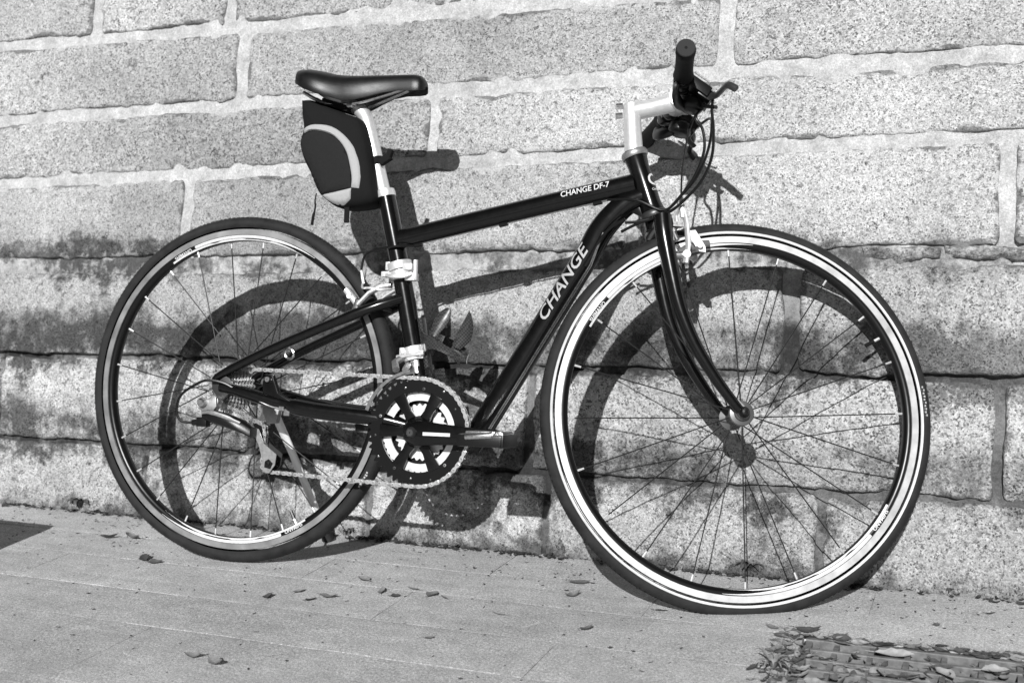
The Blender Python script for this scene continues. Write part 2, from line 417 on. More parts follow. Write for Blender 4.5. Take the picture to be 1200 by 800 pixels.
vcuts = {0: [-3.6, -3.0, -2.42, -1.78, -1.205, -.81, -.283, .48, 1.3], 1: [-3.8, -3.0, -2.226, -1.5, -.852, .012, .75, 1.5], 2: [-3.4, -2.55, -1.136, -.347, .5, 1.2],
         3: [-3.5, -2.6, -1.716, -.657, .016, .8, 1.6], 4: [-3.7, -2.75, -1.103, .55, 1.4], 5: [-3.3, -2.5, -1.593, -.49, .5, 1.3], 6: [-3.6, -2.75, -2.02, -1.635, -.86, -.1, .7, 1.5],
         7: [-3.4, -2.4, -1.3, -.4, .5, 1.4], 8: [-3.6, -2.6, -1.7, -.7, .2, 1.2], 9: [-3.4, -2.4, -1.3, -.4, .5, 1.4]}
def fbm(p, o=4): return noise.fractal(Vector(p), 1., 2.1, o)
def mortar_depth(x, v):
    up_ = max(0, min(1, (v - .55) / .12))
    d = -.006 * (1 - up_) + .0012 * up_
    return d + fbm((x * 14, v * 14, 1.7), 4) * .0022 + fbm((x * 55, v * 55, 5), 3) * .0009
mm = MB(); nx, nv = 560, 190
vs = []; fs = []
for j in range(nv + 1):
    for i in range(nx + 1):
        x = XL + (XR - XL) * i / nx; v = -.06 + 2.02 * j / nv
        vs.append(W(x, v, mortar_depth(x, v)))
for j in range(nv):
    for i in range(nx): fs.append((j * (nx + 1) + i, j * (nx + 1) + i + 1, (j + 1) * (nx + 1) + i + 1, (j + 1) * (nx + 1) + i))
# top, ends and back give the wall its thickness
o = len(vs); a0 = 0; a1 = nx; b0 = nv * (nx + 1); b1 = b0 + nx
vs += [W(XL, -.06, -.5), W(XR, -.06, -.5), W(XL, 1.96, -.5), W(XR, 1.96, -.5)]
fs += [tuple([b0 + i for i in range(nx + 1)] + [o + 3, o + 2]), (o, o + 1, o + 3, o + 2), tuple([j * (nx + 1) for j in range(nv + 1)] + [o + 2, o]), tuple([j * (nx + 1) + nx for j in range(nv, -1, -1)] + [o + 1, o + 3])]
mm.add(vs, fs)
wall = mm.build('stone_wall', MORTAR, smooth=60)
tag(wall, 'battered retaining wall of rough speckled granite blocks with pale mortar joints', 'wall')

def stone(x0, x1, lo, hi, pr, seed, rough=1., cell=.0085, name='stone', er=1.):
    """one block; lo/hi are functions of x, pr its stand-out from the wall face"""
    w = x1 - x0; h = hi((x0 + x1) / 2) - lo((x0 + x1) / 2)
    nu = max(8, int(w / cell)); nw = max(5, int(h / cell)); er_ = .005 * er
    tilt = random.uniform(-.003, .003) * rough; bow = random.uniform(.001, .004) * rough
    cr_ = min(.013, h * .16)
    vs = []; fs = []; rimv = []
    tg = lambda L_, n_: [0, .0012 / L_, .0045 / L_] + [q / n_ for q in range(1, n_)] + [1 - .0045 / L_, 1 - .0012 / L_, 1]
    US = tg(w, nu); TS = tg(h, nw); nu = len(US) - 1; nw = len(TS) - 1
    for j in range(nw + 1):
        for i in range(nu + 1):
            u = US[i]; t = TS[j]
            x = x0 + w * u
            L = lo(x) + fbm((x * 7, seed, 1), 4) * er_ * 1.1 + fbm((x * 45, seed, 4), 3) * .0020 * er - max(0, fbm((x * 18, seed, 31), 2) - .35) * .012 * er
            H = hi(x) + fbm((x * 7, seed, 9), 4) * er_ * 1.1 + fbm((x * 45, seed, 14), 3) * .0020 * er - max(0, fbm((x * 18, seed, 37), 2) - .3) * .014 * er
            v = L + (H - L) * t
            xx = x + ((1 - u) * fbm((seed, v * 12, 2), 3) + u * fbm((seed, v * 12, 7), 3)) * er_
            # rounded corners
            dx = min(u, 1 - u) * w; dv = min(t, 1 - t) * (H - L)
            if dx < cr_ and dv < cr_:
                q = cr_ - math.sqrt(max(0, cr_ ** 2 - (cr_ - dv) ** 2))
                xx += (q if u < .5 else -q) * (1 - dx / cr_)
            e = min(dx, dv)
            ch_ = max(0, fbm((xx * 26, v * 26, seed + 5), 3) - .12) * .016 * (1 - min(1, e / .016))
            edge = -.004 * (1 - min(1, e / .003)) - ch_ * rough
            rimv.append(max(0, 1 - e / .022))
            d = pr + tilt * (t - .5) * 2 + bow * (1 - (2 * t - 1) ** 2) + fbm((xx * 9, v * 9, seed), 4) * .0032 * rough + fbm((xx * 42, v * 42, seed), 4) * .0026 * rough + edge
            if e < 1e-6: d = -.03
            vs.append(W(xx, v, d))
    for j in range(nw):
        for i in range(nu): fs.append((j * (nu + 1) + i, j * (nu + 1) + i + 1, (j + 1) * (nu + 1) + i + 1, (j + 1) * (nu + 1) + i))
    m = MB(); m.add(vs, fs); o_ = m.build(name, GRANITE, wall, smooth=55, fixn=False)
    at = o_.data.attributes.new('rim', 'FLOAT', 'POINT'); at.data.foreach_set('value', rimv); return o_
sd = 0
for c_ in range(10):
    xs = [XL + .01] + vcuts[c_] + [XR - .01]
    for a, b_ in zip(xs, xs[1:]):
        sd += 1
        inview = b_ > -2.6 and a < .35 and c_ < 7
        lo = lambda x, c_=c_: jv(c_, x) + gap[c_] / 2
        hi = lambda x, c_=c_: jv(c_ + 1, x) - gap[c_ + 1] / 2
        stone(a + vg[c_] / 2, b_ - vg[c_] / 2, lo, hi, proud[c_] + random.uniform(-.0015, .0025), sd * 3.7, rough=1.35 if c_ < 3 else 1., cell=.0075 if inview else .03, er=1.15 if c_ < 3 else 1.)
# the packed row of thin rubble under the right-hand blocks
for a, b_, l, h_, pr in ((-.228, -.090, .578, .602, .002), (-.084, .052, .576, .603, .003), (.058, .19, .572, .607, .007), (.2, .36, .574, .606, .008)):
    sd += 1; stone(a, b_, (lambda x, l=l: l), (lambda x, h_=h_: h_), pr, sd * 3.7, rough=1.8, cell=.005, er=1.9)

# ------------------------------------------------------------------ bicycle
# bike axes: x forward, y towards the wall, z up in the plane of the frame
bike = empty('bicycle', (-1.36948, -.22639, 0), (-.15489, 0, .05489))
tag(bike, 'black hybrid bicycle leaning against the granite wall, front wheel turned towards it', 'bicycle')
HA = R(70.44); PIV = Vector((.817, 0, .668)); HAX = Vector((-math.cos(HA), 0, math.sin(HA)))
RS = Matrix.Rotation(.40017, 3, HAX)
def ST(p): return PIV + RS @ (Vector(p) - PIV)          # turns the steered parts about the head tube
RW = .338

def make_wheel(cen, X, front):
    cx, cz = cen; C0 = Vector((cx, 0, cz))
    rim = MB()
    rim.lathe([(.3125, -.0085), (.3030, -.0102), (.2990, -.0112), (.2925, -.0090), (.2902, -.0040), (.2902, .0040), (.2925, .0090), (.2990, .0112), (.3030, .0102), (.3125, .0085)], C0, n=120, closed=True)
    w = rim.build('wheel', RIMBLACK, bike, X, smooth=50)
    tr = MB()
    for s in (-1, 1):
        tr.lathe([(.3015, s * .0106), (.3020, s * .0122), (.3128, s * .0125), (.3132, s * .009)], C0, n=120)
    tr.build('brake_track', BRUSHED if front else DIMMED, w, X, smooth=30)
    ty = MB(); prof = []
    Rc, aw, ah = .3245, .0150 if front else .0165, .0135
    for i in range(15):
        a = R(-38) + (2 * PI - R(104) ) * i / 14 - R(0)
        a = R(-128) + R(256) * i / 14
        prof.append((Rc + ah * math.cos(a), aw * math.sin(a)))
    ty.lathe(prof, C0, n=140)
    if front:   # narrow pale line moulded round each side wall
        for s in (-1, 1): ty.lathe([(.3168, s * .0134), (.3171, s * .0148), (.3208, s * .0157), (.3214, s * .0146)], C0, n=140, mi=1)
    for i in range(0, 210):      # shallow tread blocks
        a = 2 * PI * i / 210
        for s in (-1, 1):
            d = Vector((math.cos(a), 0, math.sin(a))); t_ = Vector((-d.z, 0, d.x))
            q = C0 + d * (Rc + ah * .90) + Vector((0, s * .0068, 0))
            ty.add([q - t_ * .002, q + t_ * .002 + Vector((0, s * .003, 0)), q + t_ * .002 + Vector((0, s * .003, 0)) + d * .0006 - d * .0015, q - t_ * .002 + d * .0012], [(0, 1, 2, 3)])
    ty.build('tyre', [RUBBER, simple('tyre_stripe', .60, .6, var=.15, scale=60)], w, X, smooth=60, fixn=True)
    # hub
    hb = MB()
    fl = .035 if front else .033
    if front:
        hb.lathe([(.001, -.052), (.009, -.052), (.0105, -.050), (.0105, -.046), (.013, -.044), (.0135, -.0385), (.0200, -.0375), (.0215, -.036), (.0215, -.0335), (.019, -.032), (.0125, -.029), (.0115, 0), (.0125, .029), (.022, .0335), (.022, .036), (.013, .0385), (.013, .05), (.001, .05)], C0, n=32)
    else:
        hb.lathe([(.001, -.068), (.006, -.068), (.006, -.06), (.014, -.058), (.014, -.03), (.026, -.022), (.026, -.019), (.015, -.015), (.014, .02), (.024, .030), (.024, .033), (.012, .036), (.012, .060), (.006, .062), (.006, .07), (.001, .07)], C0, n=32)
    hb.build('hub', simple('hub_grey', .16, .35, .7) if front else DARKM, w, X)
    ns = 20 if front else 24
    for i in range(ns):
        a = 2 * PI * i / ns + (R(4) if front else R(7))
        s = -1 if i % 2 else 1
        if front: fa = a; fr = .0195; fy = s * fl
        else:
            fa = a + (R(62) if (i // 2) % 2 else -R(62)); fr = .0225; fy = -.0205 if s < 0 else .0315
        p0 = C0 + Vector((fr * math.cos(fa), fy, fr * math.sin(fa))); p1 = C0 + Vector((.2915 * math.cos(a), s * .002, .2915 * math.sin(a)))
        d = (p1 - p0); sp = MB()
        sp.tube([p0, p1], .00115, 6); sp.tube([p1 - d.normalized() * .013, p1 + d.normalized() * .003], [.0017, .0022], 6, mi=1)
        sp.build('spoke', [SPOKE, ALU], w, X)
    va = R(31) if front else R(-62)
    p = C0 + .291 * Vector((math.cos(va), 0, math.sin(va))); q = C0 + .262 * Vector((math.cos(va), 0, math.sin(va)))
    v = MB(); v.tube([p, (p + q) / 2 + (p - q) * .1], .0026, 8, mi=1); v.tube([(p + q) / 2 + (p - q) * .1, q], .0034, 8, mi=0)
    v.build('valve', [PLASTIC, ALU], w, X)
    # printed panels on the rim flank
    def rimside(r):     # outward y on the camera side of the rim at radius r
        if r > .299: return -.0112 + (r - .299) / .004 * .001 - .0004
        return -.0112 + (.299 - r) / .0065 * .0022 - .0004
    for a0, a1, txt_end in (((R(152), R(86), 1), (R(-28), R(-94), 1)) if front else ((R(123), R(58), 1), (R(-57), R(-122), 1))):
        dm = MB(); N = 40
        for lane in range(2):
            vs = []; fs = []
            for i in range(N + 1):
                t = i / N; a = a0 + (a1 - a0) * t
                tp = 1 if t < .72 else max(.02, 1 - (t - .72) / .28)
                if lane == 0: r0, r1 = .2955 + .004 * (1 - tp), .3010 - .001 * (1 - tp)
                else: r0, r1 = .2912, .2912 + .0036 * tp * (1 if (i // 7) % 2 == 0 or t < .3 else .55)
                for rr in (r0, (r0 + r1) / 2, r1): vs.append(C0 + Vector((rr * math.cos(a), rimside(rr), rr * math.sin(a))))
            for i in range(N):
                if lane == 0 and t is not None and (i / N) < .16: continue
                for q_ in (0, 1): fs.append((i * 3 + q_, i * 3 + q_ + 1, i * 3 + q_ + 4, i * 3 + q_ + 3))
            dm.add(vs, fs, 0)
        dm.build('rim_decal', WHITE, w, X, smooth=40)
        tv, tf = text_mesh('SHIMANO', .0088, 1.05, .1, .0002)
        lm = MB(); am = a0 + (a1 - a0) * .085; vs = []
        for x, y in tv:
            r = .2938 + y; a = am - x / .296; vs.append(C0 + Vector((r * math.cos(a), rimside(r) - .0003, r * math.sin(a))))
        lm.add(vs, tf); lm.build('lettering', WHITE, w, X, smooth=0)
    # makers' print on the tyre wall
    tm = MB(); am = R(12) if front else R(-27)
    for i in range(10 if front else 7):
        a = am - i * R(.95 if front else .9); hgt = (.0035, .005, .0035, .0045)[i % 4]
        y0 = (-.0150 if front else -.0166)
        vs = [C0 + Vector((r * math.cos(b), y0 + (r - .3245) ** 2 * 35, r * math.sin(b))) for r, b in ((.3236, a), (.3236 + hgt, a), (.3236 + hgt, a - R(.6)), (.3236, a - R(.6)))]
        tm.add(vs, [(0, 1, 2, 3)])
    tm.build('tyre_print', SILVERP, w, X, smooth=0)
    return w
rear_wheel = make_wheel((0, RW), None, False)
front_wheel = make_wheel((.96985, .32124), ST, True)

# --- frame
def P2(x, z, y=0.): return Vector((x, y, z))
BBp = P2(.407, .270)
fr = MB()
fr.tube([P2(.2985, .7145), P2(.336, .568), P2(.366, .4365), P2(.382, .373), P2(.402, .285)], [.0175, .0175, .0178, .0178, .018], 20)      # seat tube
fr.tube([(.407, -.036, .270), (.407, .036, .270)], .022, 24)                                                                       # bottom bracket shell
frame = fr.build('frame', BLACK, bike)
hd = MB(); h0 = PIV - HAX * -.112; h1 = PIV + HAX * .004
hd.tube([PIV + HAX * .006, PIV + HAX * .02, PIV + HAX * .09, PIV + HAX * .106], [.0205, .0185, .0185, .0205], 24)
hd.build('head_tube', BLACK, frame)
tt = MB(); tt.tube([P2(.330, .6283), P2(.45, .654), P2(.62, .6895), P2(.783, .722)], [.0185, .0182, .0182, .0195], 20, flat=.85); tt.build('top_tube', BLACK, frame)
dtp = smoothpath([P2(.800, .701), P2(.772, .690), P2(.746, .669), P2(.720, .6376), P2(.698, .596), P2(.655, .524), P2(.610, .449), P2(.5123, .288), P2(.487, .247)], 5)
dt = MB(); dt.tube(dtp, [.019 + .004 * min(1, i / 12) for i in range(len(dtp))], 22, flat=.9); dt.build('down_tube', BLACK, frame)
lug = MB(); lug.tube([P2(.487, .252), P2(.452, .258), P2(.407, .268)], [.020, .019, .018], 16); lug.build('tube_lug', BLACK, frame)
gs = MB()     # gusset where the top tube meets the head tube
gs.prism([(.772, .705), (.786, .70), (.80, .66), (.776, .672)], -.008, .008); gs.build('gusset', BLACK, frame, bevel=.002)
for s in (-1, 1):
    ss = MB(); ss.tube(smoothpath([P2(.345, .5155, s * .012), P2(.300, .498, s * .034), P2(.2305, .4695, s * .046), P2(.1, .414, s * .058), P2(.0, .364, s * .066), P2(-.012, .352, s * .067)], 4), [.0105] * 8 + [.0095] * 8 + [.008] * 5, 14)
    ss.build('seat_stay', BLACK, frame)
    cs_ = MB(); cs_.tube(smoothpath([P2(.392, .276, s * .028), P2(.318, .2915, s * .045), P2(.2, .301, s * .054), P2(.1218, .3131, s * .058), P2(.03, .334, s * .064), P2(-.002, .340, s * .066)], 4), [.0150] * 6 + [.0155] * 5 + [.0125] * 5 + [.010] * 5, 16)
    cs_.build('chain_stay', BLACK, frame)
    dp = MB(); dp.prism([(-.022, .357), (-.006, .368), (.018, .356), (.026, .340), (.018, .328), (.008, .318), (-.004, .304), (-.014, .306), (-.010, .322), (-.020, .334)], s * .062, s * .068)
    dp.build('dropout', DARKM, frame, bevel=.0012)
br = MB(); br.tube([P2(.304, .4985, -.036), P2(.306, .500, 0), P2(.304, .4985, .036)], .008, 12); br.build('stay_bridge', BLACK, frame)
pv = MB()    # folding pivot plate standing on the drive-side chain stay
pv.prism([(.090, .318), (.088, .352), (.094, .366), (.108, .366), (.114, .352), (.122, .332), (.150, .318), (.150, .312)], -.066, -.054)
pv.build('pivot_plate', BLACK, frame, bevel=.002)
pb = MB(); pb.lathe([(.001, -.010), (.005, -.010), (.005, -.004), (.008, -.003), (.008, 0), (.001, 0)], (.101, -.062, .357), n=16); pb.build('bolt', STEEL, frame)
rg = MB()
for i in range(24):
    pass
rg.tube([Vector((.078 + .0095 * math.cos(a), .050, .409 + .0095 * math.sin(a))) for a in [2 * PI * i / 20 for i in range(21)]], .0028, 8, cap=False)
rg.box((.077, .052, .420), (.006, .008, .012)); rg.build('stay_ring', STEEL, frame)
# lettering and crest
def tube_text(txt, size, p0, p1, rad, off, mtl, sx=1., shear=0., bold=0., flat=1.):
    """wraps lettering on the camera side of a straight tube running p0 -> p1 (in the frame plane)"""
    p0 = Vector(p0); p1 = Vector(p1); d = (p1 - p0).normalized(); u = Vector((-d.z, 0, d.x))
    tv, tf = text_mesh(txt, size, sx, shear, bold); mid = (p0 + p1) / 2; vs = []
    for x, y in tv:
        t = (y - size * .36 + off); a = t / rad
        vs.append(mid + d * x + u * (rad * math.sin(a)) + Vector((0, -rad * flat * math.cos(a), 0)))
    m = MB(); m.add(vs, tf); return m.build('lettering', mtl, frame, smooth=0, fixn=False)
tube_text('CHANGE DF-7', .0138, P2(.6446, .7035), P2(.7417, .7222), .0193, -.0005, WHITE, 1.02, .12, .0002, .86)
tube_text('CHANGE', .0320, P2(.622, .4690), P2(.706, .6085), .0246, .0085, SILVERP, 1.14, .34, .0004, .91)
def head_text(txt, size, h, ang, mtl, bold):
    tv, tf = text_mesh(txt, size, 1, 0, bold); e1 = HAX.cross(Vector((0, 1, 0))).normalized() * -1
    if e1.x < 0: e1 = -e1
    e2 = Vector((0, -1, 0)); vs = []
    for x, y in tv:
        a = ang - x / .0192; vs.append(PIV + HAX * (h + y) + .0192 * (math.cos(a) * e1 + math.sin(a) * e2))
    m = MB(); m.add(vs, tf); m.build('crest', mtl, frame, smooth=0, fixn=False)
head_text('C', .030, .048, R(24), WHITE, .0006)
head_text('Change', .0058, .038, R(22), WHITE, .0001)
# gear and brake wires along the tubes
wr = MB(); wr.tube([P2(.355, .6145, -.006), P2(.5, .645, -.007), P2(.735, .6935, -.008)], .0014, 6, mi=0)
for x, z in ((.372, .6165), (.54, .6525), (.716, .6885)): wr.tube([P2(x - .008, z - .0012, -.006), P2(x + .008, z + .0022, -.006)], .0042, 8, mi=1)
wr.build('brake_wire', [STEEL, PLASTIC], frame)
for q, off in ((-.024, .0185), (-.022, .026)):
    w2 = MB(); n_ = Vector((.856, 0, -.517))
    w2.tube([P2(.732, .634, q) + n_ * .0, P2(.704, .5795, q) + n_ * (off * .35), P2(.52, .276, q) + n_ * (off * .35)], .0012, 6); w2.build('gear_wire', STEEL, frame)
for s in (0, 1):
    hs = MB(); hs.tube(smoothpath([P2(.712, .594, -.022), P2(.724, .616, -.024), P2(.744, .640, -.026), P2(.772, .656, -.028)], 4), .0028, 8); hs.tube([P2(.700, .575, -.021), P2(.714, .597, -.022)], .0045, 8)
    if s == 0: hs.build('cable_housing', PLASTIC, frame)

# --- seat post, clamps, saddle
sp_ = MB(); spp = smoothpath([P2(.3005, .702), P2(.2946, .7145), P2(.275, .782), P2(.257, .8437), P2(.2475, .868), P2(.232, .8815), P2(.214, .884)], 4)
sp_.tube(spp, [.0140] * (len(spp) - 6) + [.0138, .013, .012, .0115, .011, .010], 20)
post = sp_.build('seat_post', ALU, bike)
sc_ = MB(); sc_.box((.222, 0, .8885), (.030, .046, .012)); sc_.tube([(.226, -.026, .884), (.226, .026, .884)], .006, 10); sc_.build('saddle_clamp', STEEL, post, bevel=.002)
cl = MB(); sd_ = (P2(.336, .568) - P2(.2985, .7145)).normalized()
def collar(m, p, r, hh, mi=0): m.tube([p - sd_ * hh, p + sd_ * hh], r, 24, mi=mi)
collar(cl, P2(.2985, .7135), .0192, .005); collar(cl, P2(.2975, .718), .0182, .004); cl.build('seat_collar', ALU, bike)
c2 = MB()
collar(c2, P2(.3335, .578), .0235, .0075); collar(c2, P2(.338, .5605), .0235, .0085)
c2.box((.363, -.010, .556), (.020, .022, .014)); c2.box((.357, -.012, .575), (.018, .018, .012)); c2.box((.312, -.010, .561), (.016, .02, .010)); c2.box((.311, .004, .578), (.012, .016, .016))
c2.tube([P2(.372, .550, -.014), P2(.372, .588, -.016)], .0045, 10)
fc = c2.build('frame_clamp', ALU, bike, bevel=.0012)
lv = MB(); lv.tube(smoothpath([P2(.314, .560, -.018), P2(.330, .556, -.030), P2(.352, .556, -.030), P2(.368, .562, -.022)], 4), .004, 8, flat=.7); lv.build('clamp_lever', ALU, fc)
c3 = MB(); collar(c3, P2(.3705, .414), .0225, .013); c3.box((.354, -.012, .416), (.015, .014, .016)); c3.tube([(.354, -.024, .416), (.354, -.014, .416)], .0045, 10); c3.box((.390, -.013, .412), (.010, .012, .015)); c3.tube([(.391, -.024, .412), (.391, -.014, .412)], .004, 10); c3.tube([P2(.342, .406, -.02), P2(.398, .414, -.022)], .004, 8)
fm = c3.build('derailleur_clamp', ALU, bike, bevel=.0022)
low = MB(); low.tube([P2(.374, .400), P2(.3795, .377)], .0184, 20); low.build('clamp_sleeve', STEEL, fm)
sad = MB(); rings = []
secs = [(.0985, .943, .934, .030), (.102, .950, .927, .050), (.112, .955, .921, .066), (.135, .9545, .909, .075), (.16, .950, .900, .074), (.188, .9435, .893, .066), (.212, .942, .888, .054), (.235, .942, .891, .043), (.262, .942, .898, .034), (.29, .9415, .905, .027), (.322, .941, .908, .0235), (.350, .940, .907, .022), (.364, .937, .9075, .0205), (.371, .930, .909, .016), (.3745, .922, .912, .008)]
for x, zt, zb, hw in secs:
    x = .3735 - (.3735 - x) * .925
    ring = []; N = 26
    for i in range(N):
        a = -R(12) + (PI + R(24)) * i / (N - 1); c_ = math.cos(a); s_ = math.sin(a)
        yy = hw * math.copysign(abs(c_) ** .75, c_); zz = zb + (zt - zb) * (max(0, s_) ** .62 if s_ > 0 else s_ * .25)
        ring.append(Vector((x, yy, zz)))
    for i in range(6): ring.append(Vector((x, -hw * .86 + 2 * hw * .86 * (i + .5) / 6, zb + .006)))
    rings.append(ring)
sad.loft(rings); saddle = sad.build('saddle', VINYL, bike, smooth=50)
for s in (-1, 1):
    rl = MB(); rl.tube(smoothpath([P2(.128, .912, s * .026), P2(.165, .893, s * .023), P2(.2, .8865, s * .021), P2(.245, .889, s * .020), P2(.290, .9005, s * .013), P2(.335, .914, s * .008)], 5), .0036, 8); rl.build('saddle_rail', STEEL, saddle)

# --- fork and steering
fk = MB()
fk.tube([PIV + HAX * -.026, PIV + HAX * -.004], [.023, .021], 20); fk.tube([P2(.826, .640, -.05), P2(.829, .645, 0), P2(.826, .640, .05)], [.0165, .020, .0165], 16)
fork = fk.build('fork', BLACK, bike, ST)
for s in (-1, 1):
    fb = MB(); pp = smoothpath([P2(.8245, .652, s * .043), P2(.829, .614, s * .048), P2(.8440, .545, s * .0495), P2(.8590, .490, s * .050), P2(.885, .432, s * .050), P2(.923, .374, s * .050), P2(.955, .334, s * .0505), P2(.9655, .324, s * .0505)], 4)
    fb.tube(pp, [.0168 - .0098 * i / (len(pp) - 1) for i in range(len(pp))], 16); fb.build('fork_blade', BLACK, fork, ST)
    te = MB(); te.prism([(.953, .338), (.960, .343), (.975, .329), (.9775, .319), (.970, .314), (.962, .319)], s * .0475, s * .0525); te.build('fork_end', GREYM, fork, ST, bevel=.0012)
    nu_ = MB(); nu_.lathe([(.001, s * .064), (.005, s * .0635), (.0075, s * .060), (.0075, s * .056), (.0095, s * .0545), (.0095, s * .053), (.001, s * .053)], (.96985, 0, .32124), n=24); nu_.build('axle_nut', PLASTIC, fork, ST)
for h_, nm in ((.113, 'upper'), (-.001, 'lower')):
    hr = MB(); hr.lathe([(.016, -.006), (.0225, -.006), (.0238, -.003), (.0238, .002), (.0215, .006), (.016, .007)], PIV + HAX * h_, axis=HAX, n=32); hr.build('headset_ring', DARKM if nm == 'lower' else GREYM, fork, ST)
pr_ = MB()
for q in ((-.005,), (.0,)): pass
# --- stem and handlebar
sm = MB(); qt = P2(.7705, .866); qb = PIV + HAX * .118
sm.tube([qb, qb + (qt - qb) * .5, qt], [.0165, .0158, .0155], 20)
sm.lathe([(.001, .004), (.011, .004), (.0135, .001), (.0145, -.004), (.0145, -.010)], qt, axis=(qt - qb), n=24)
stem = sm.build('stem', ALU, bike, ST)
ex = MB(); bc = P2(.854, .8795)
ex.tube([P2(.768, .853), P2(.80, .8615), P2(.845, .876)], [.0165, .0160, .0172], 20); ex.build('stem_extension', ALU, stem, ST)
bcl = MB(); bcl.tube([(.854, -.024, .8795), (.854, .024, .8795)], .0205, 24); bcl.box((.867, 0, .866), (.016, .03, .012)); bcl.build('bar_clamp', ALU, stem, ST, bevel=.0015)
bo = MB()
for dz in (0, -.018): bo.tube([P2(.754, .862 + dz, -.004), P2(.742, .860 + dz, -.004)], .0055, 10)
bo.build('bolt', STEEL, stem, ST)
def bar(y): a = abs(y); return Vector((.854 - .16 * max(0, a - .03), y, .8795 - .035 * max(0, a - .03)))
hbm = MB(); YL, YR = .204, -.243
hbm.tube([bar(YL - .012), bar(.09), bar(.03), bar(0), bar(-.03), bar(-.09), bar(YR + .012)], [.0111, .0111, .0127, .0127, .0127, .0111, .0111], 18)
hbar = hbm.build('handlebar', ALU, bike, ST)
for y0, y1 in ((YR, -.125), (YL, .095)):
    gp_ = MB(); N = 14; pts = [bar(y0 + (y1 - y0) * i / N) for i in range(N + 1)]
    gp_.tube(pts, [.0148, .0166, .0166] + [.0160 - .0012 * math.sin(PI * i / N) + (.0004 if i % 2 else 0) for i in range(3, N - 1)] + [.0168, .0175], 22)
    gp = gp_.build('grip', SOFT, hbar, ST)
    ec = MB(); d_ = (bar(y0) - bar(y1)).normalized(); ec.lathe([(.0025, .0006), (.0140, .0010), (.0152, -.0004)], bar(y0), axis=d_, n=28); ec.build('end_cap', simple('grip_end_rubber', .03, .8, spec=.2), gp, ST)
for s, yb in ((-1, -.098), (1, .072)):
    b0_ = bar(yb)
    # brake lever: clamp, body, blade curving out ahead of the grip
    bl = MB(); bl.tube([bar(yb - .009), bar(yb + .009)], .0165, 20)
    Mr = Matrix.Rotation(R(33), 3, 'Y')
    bl.box(b0_ + Vector((.024, s * .004, -.010)), (.048, .026, .018), Mr); bl.box(b0_ + Vector((.040, s * .0, -.022)), (.026, .022, .020), Mr)
    L_ = bl.build('brake_lever', PLASTIC, hbar, ST, bevel=.002)
    bd = MB(); bd.tube(smoothpath([b0_ + Vector((.046, s * .006, -.026)), b0_ + Vector((.054, s * .022, -.030)), b0_ + Vector((.057, s * .05, -.032)), b0_ + Vector((.060, s * .080, -.035)), b0_ + Vector((.071, s * .092, -.046))], 5), [.0075] * 4 + [.0068] * 12 + [.0062] * 4 + [.006], 12, flat=.7); bd.build('lever_blade', DARKM if s < 0 else PLASTIC, L_, ST)
    # gear shifter pod under the bar
    sh_ = MB(); yc = yb + s * -.0
    b1_ = bar(yb - s * .030)
    sh_.tube([bar(yb - s * .040), bar(yb - s * .020)], .0165, 20)
    sh_.lathe([(.001, .012), (.016, .011), (.021, .006), (.021, -.008), (.016, -.013), (.001, -.014)], b1_ + Vector((.016, s * .006, -.032)), axis=(.25, 0, 1), n=24)
    sh_.box(b1_ + Vector((.030, s * .004, -.020)), (.040, .028, .018), Mr)
    S_ = sh_.build('shifter', PLASTIC, hbar, ST, bevel=.0015)
    th = MB(); th.tube(smoothpath([b1_ + Vector((.004, s * .006, -.040)), b1_ + Vector((-.012, s * .026, -.036)), b1_ + Vector((-.020, s * .048, -.030)), b1_ + Vector((-.018, s * .056, -.014))], 4), [.006, .008, .010, .0115, .012, .0125, .012, .012, .0115, .011, .010, .009, .006], 10, flat=.5); th.build('thumb_lever', PLASTIC, S_, ST)
    t2 = MB(); t2.tube(smoothpath([b1_ + Vector((.030, s * .006, -.036)), b1_ + Vector((.036, s * .03, -.044)), b1_ + Vector((.050, s * .046, -.050))], 4), .0055, 10, flat=.6); t2.build('trigger', PLASTIC, S_, ST)
    sc2 = MB(); sc2.box(b0_ + Vector((.030, s * .014, .004)), (.030, .002, .003), Mr); sc2.tube([b0_ + Vector((.05, s * .013, -.018)), b0_ + Vector((.05, s * .016, -.018))], .004, 10); sc2.build('trim', STEEL, L_, ST)
# cables from the bar to the frame (they do not turn as a body: laid in bike axes)
def cab(name, pts, r=.0026, m=PLASTIC): c_ = MB(); c_.tube(smoothpath(pts, 6), r, 8); return c_.build(name, m, bike)
sl = ST(bar(-.098) + Vector((.052, -.004, -.030))); sl2 = ST(bar(-.068) + Vector((.046, 0, -.030)))
cab('cable', [sl, P2(.9235, .834, -.055), P2(.9265, .800, -.052), P2(.9240, .758, -.046), P2(.9080, .7205, -.040), P2(.8790, .6885, -.034), P2(.846, .665, -.028), P2(.80, .652, -.027), P2(.772, .650, -.026)])
cab('cable', [sl2, P2(.8955, .827, -.050), P2(.9075, .803, -.048), P2(.9105, .768, -.046), P2(.8955, .7280, -.040), P2(.870, .6935, -.034), P2(.838, .6640, -.029), P2(.79, .646, -.026), P2(.765, .634, -.025)])
farb = ST(bar(.072) + Vector((.050, .0, -.024)))
cab('cable', [farb, P2(.906, .838, .02), P2(.918, .815, -.02), P2(.9165, .772, -.04), P2(.900, .730, -.036), P2(.873, .698, -.030), P2(.840, .671, -.024), P2(.790, .690, -.022), P2(.735, .6935, -.010)], .0025)

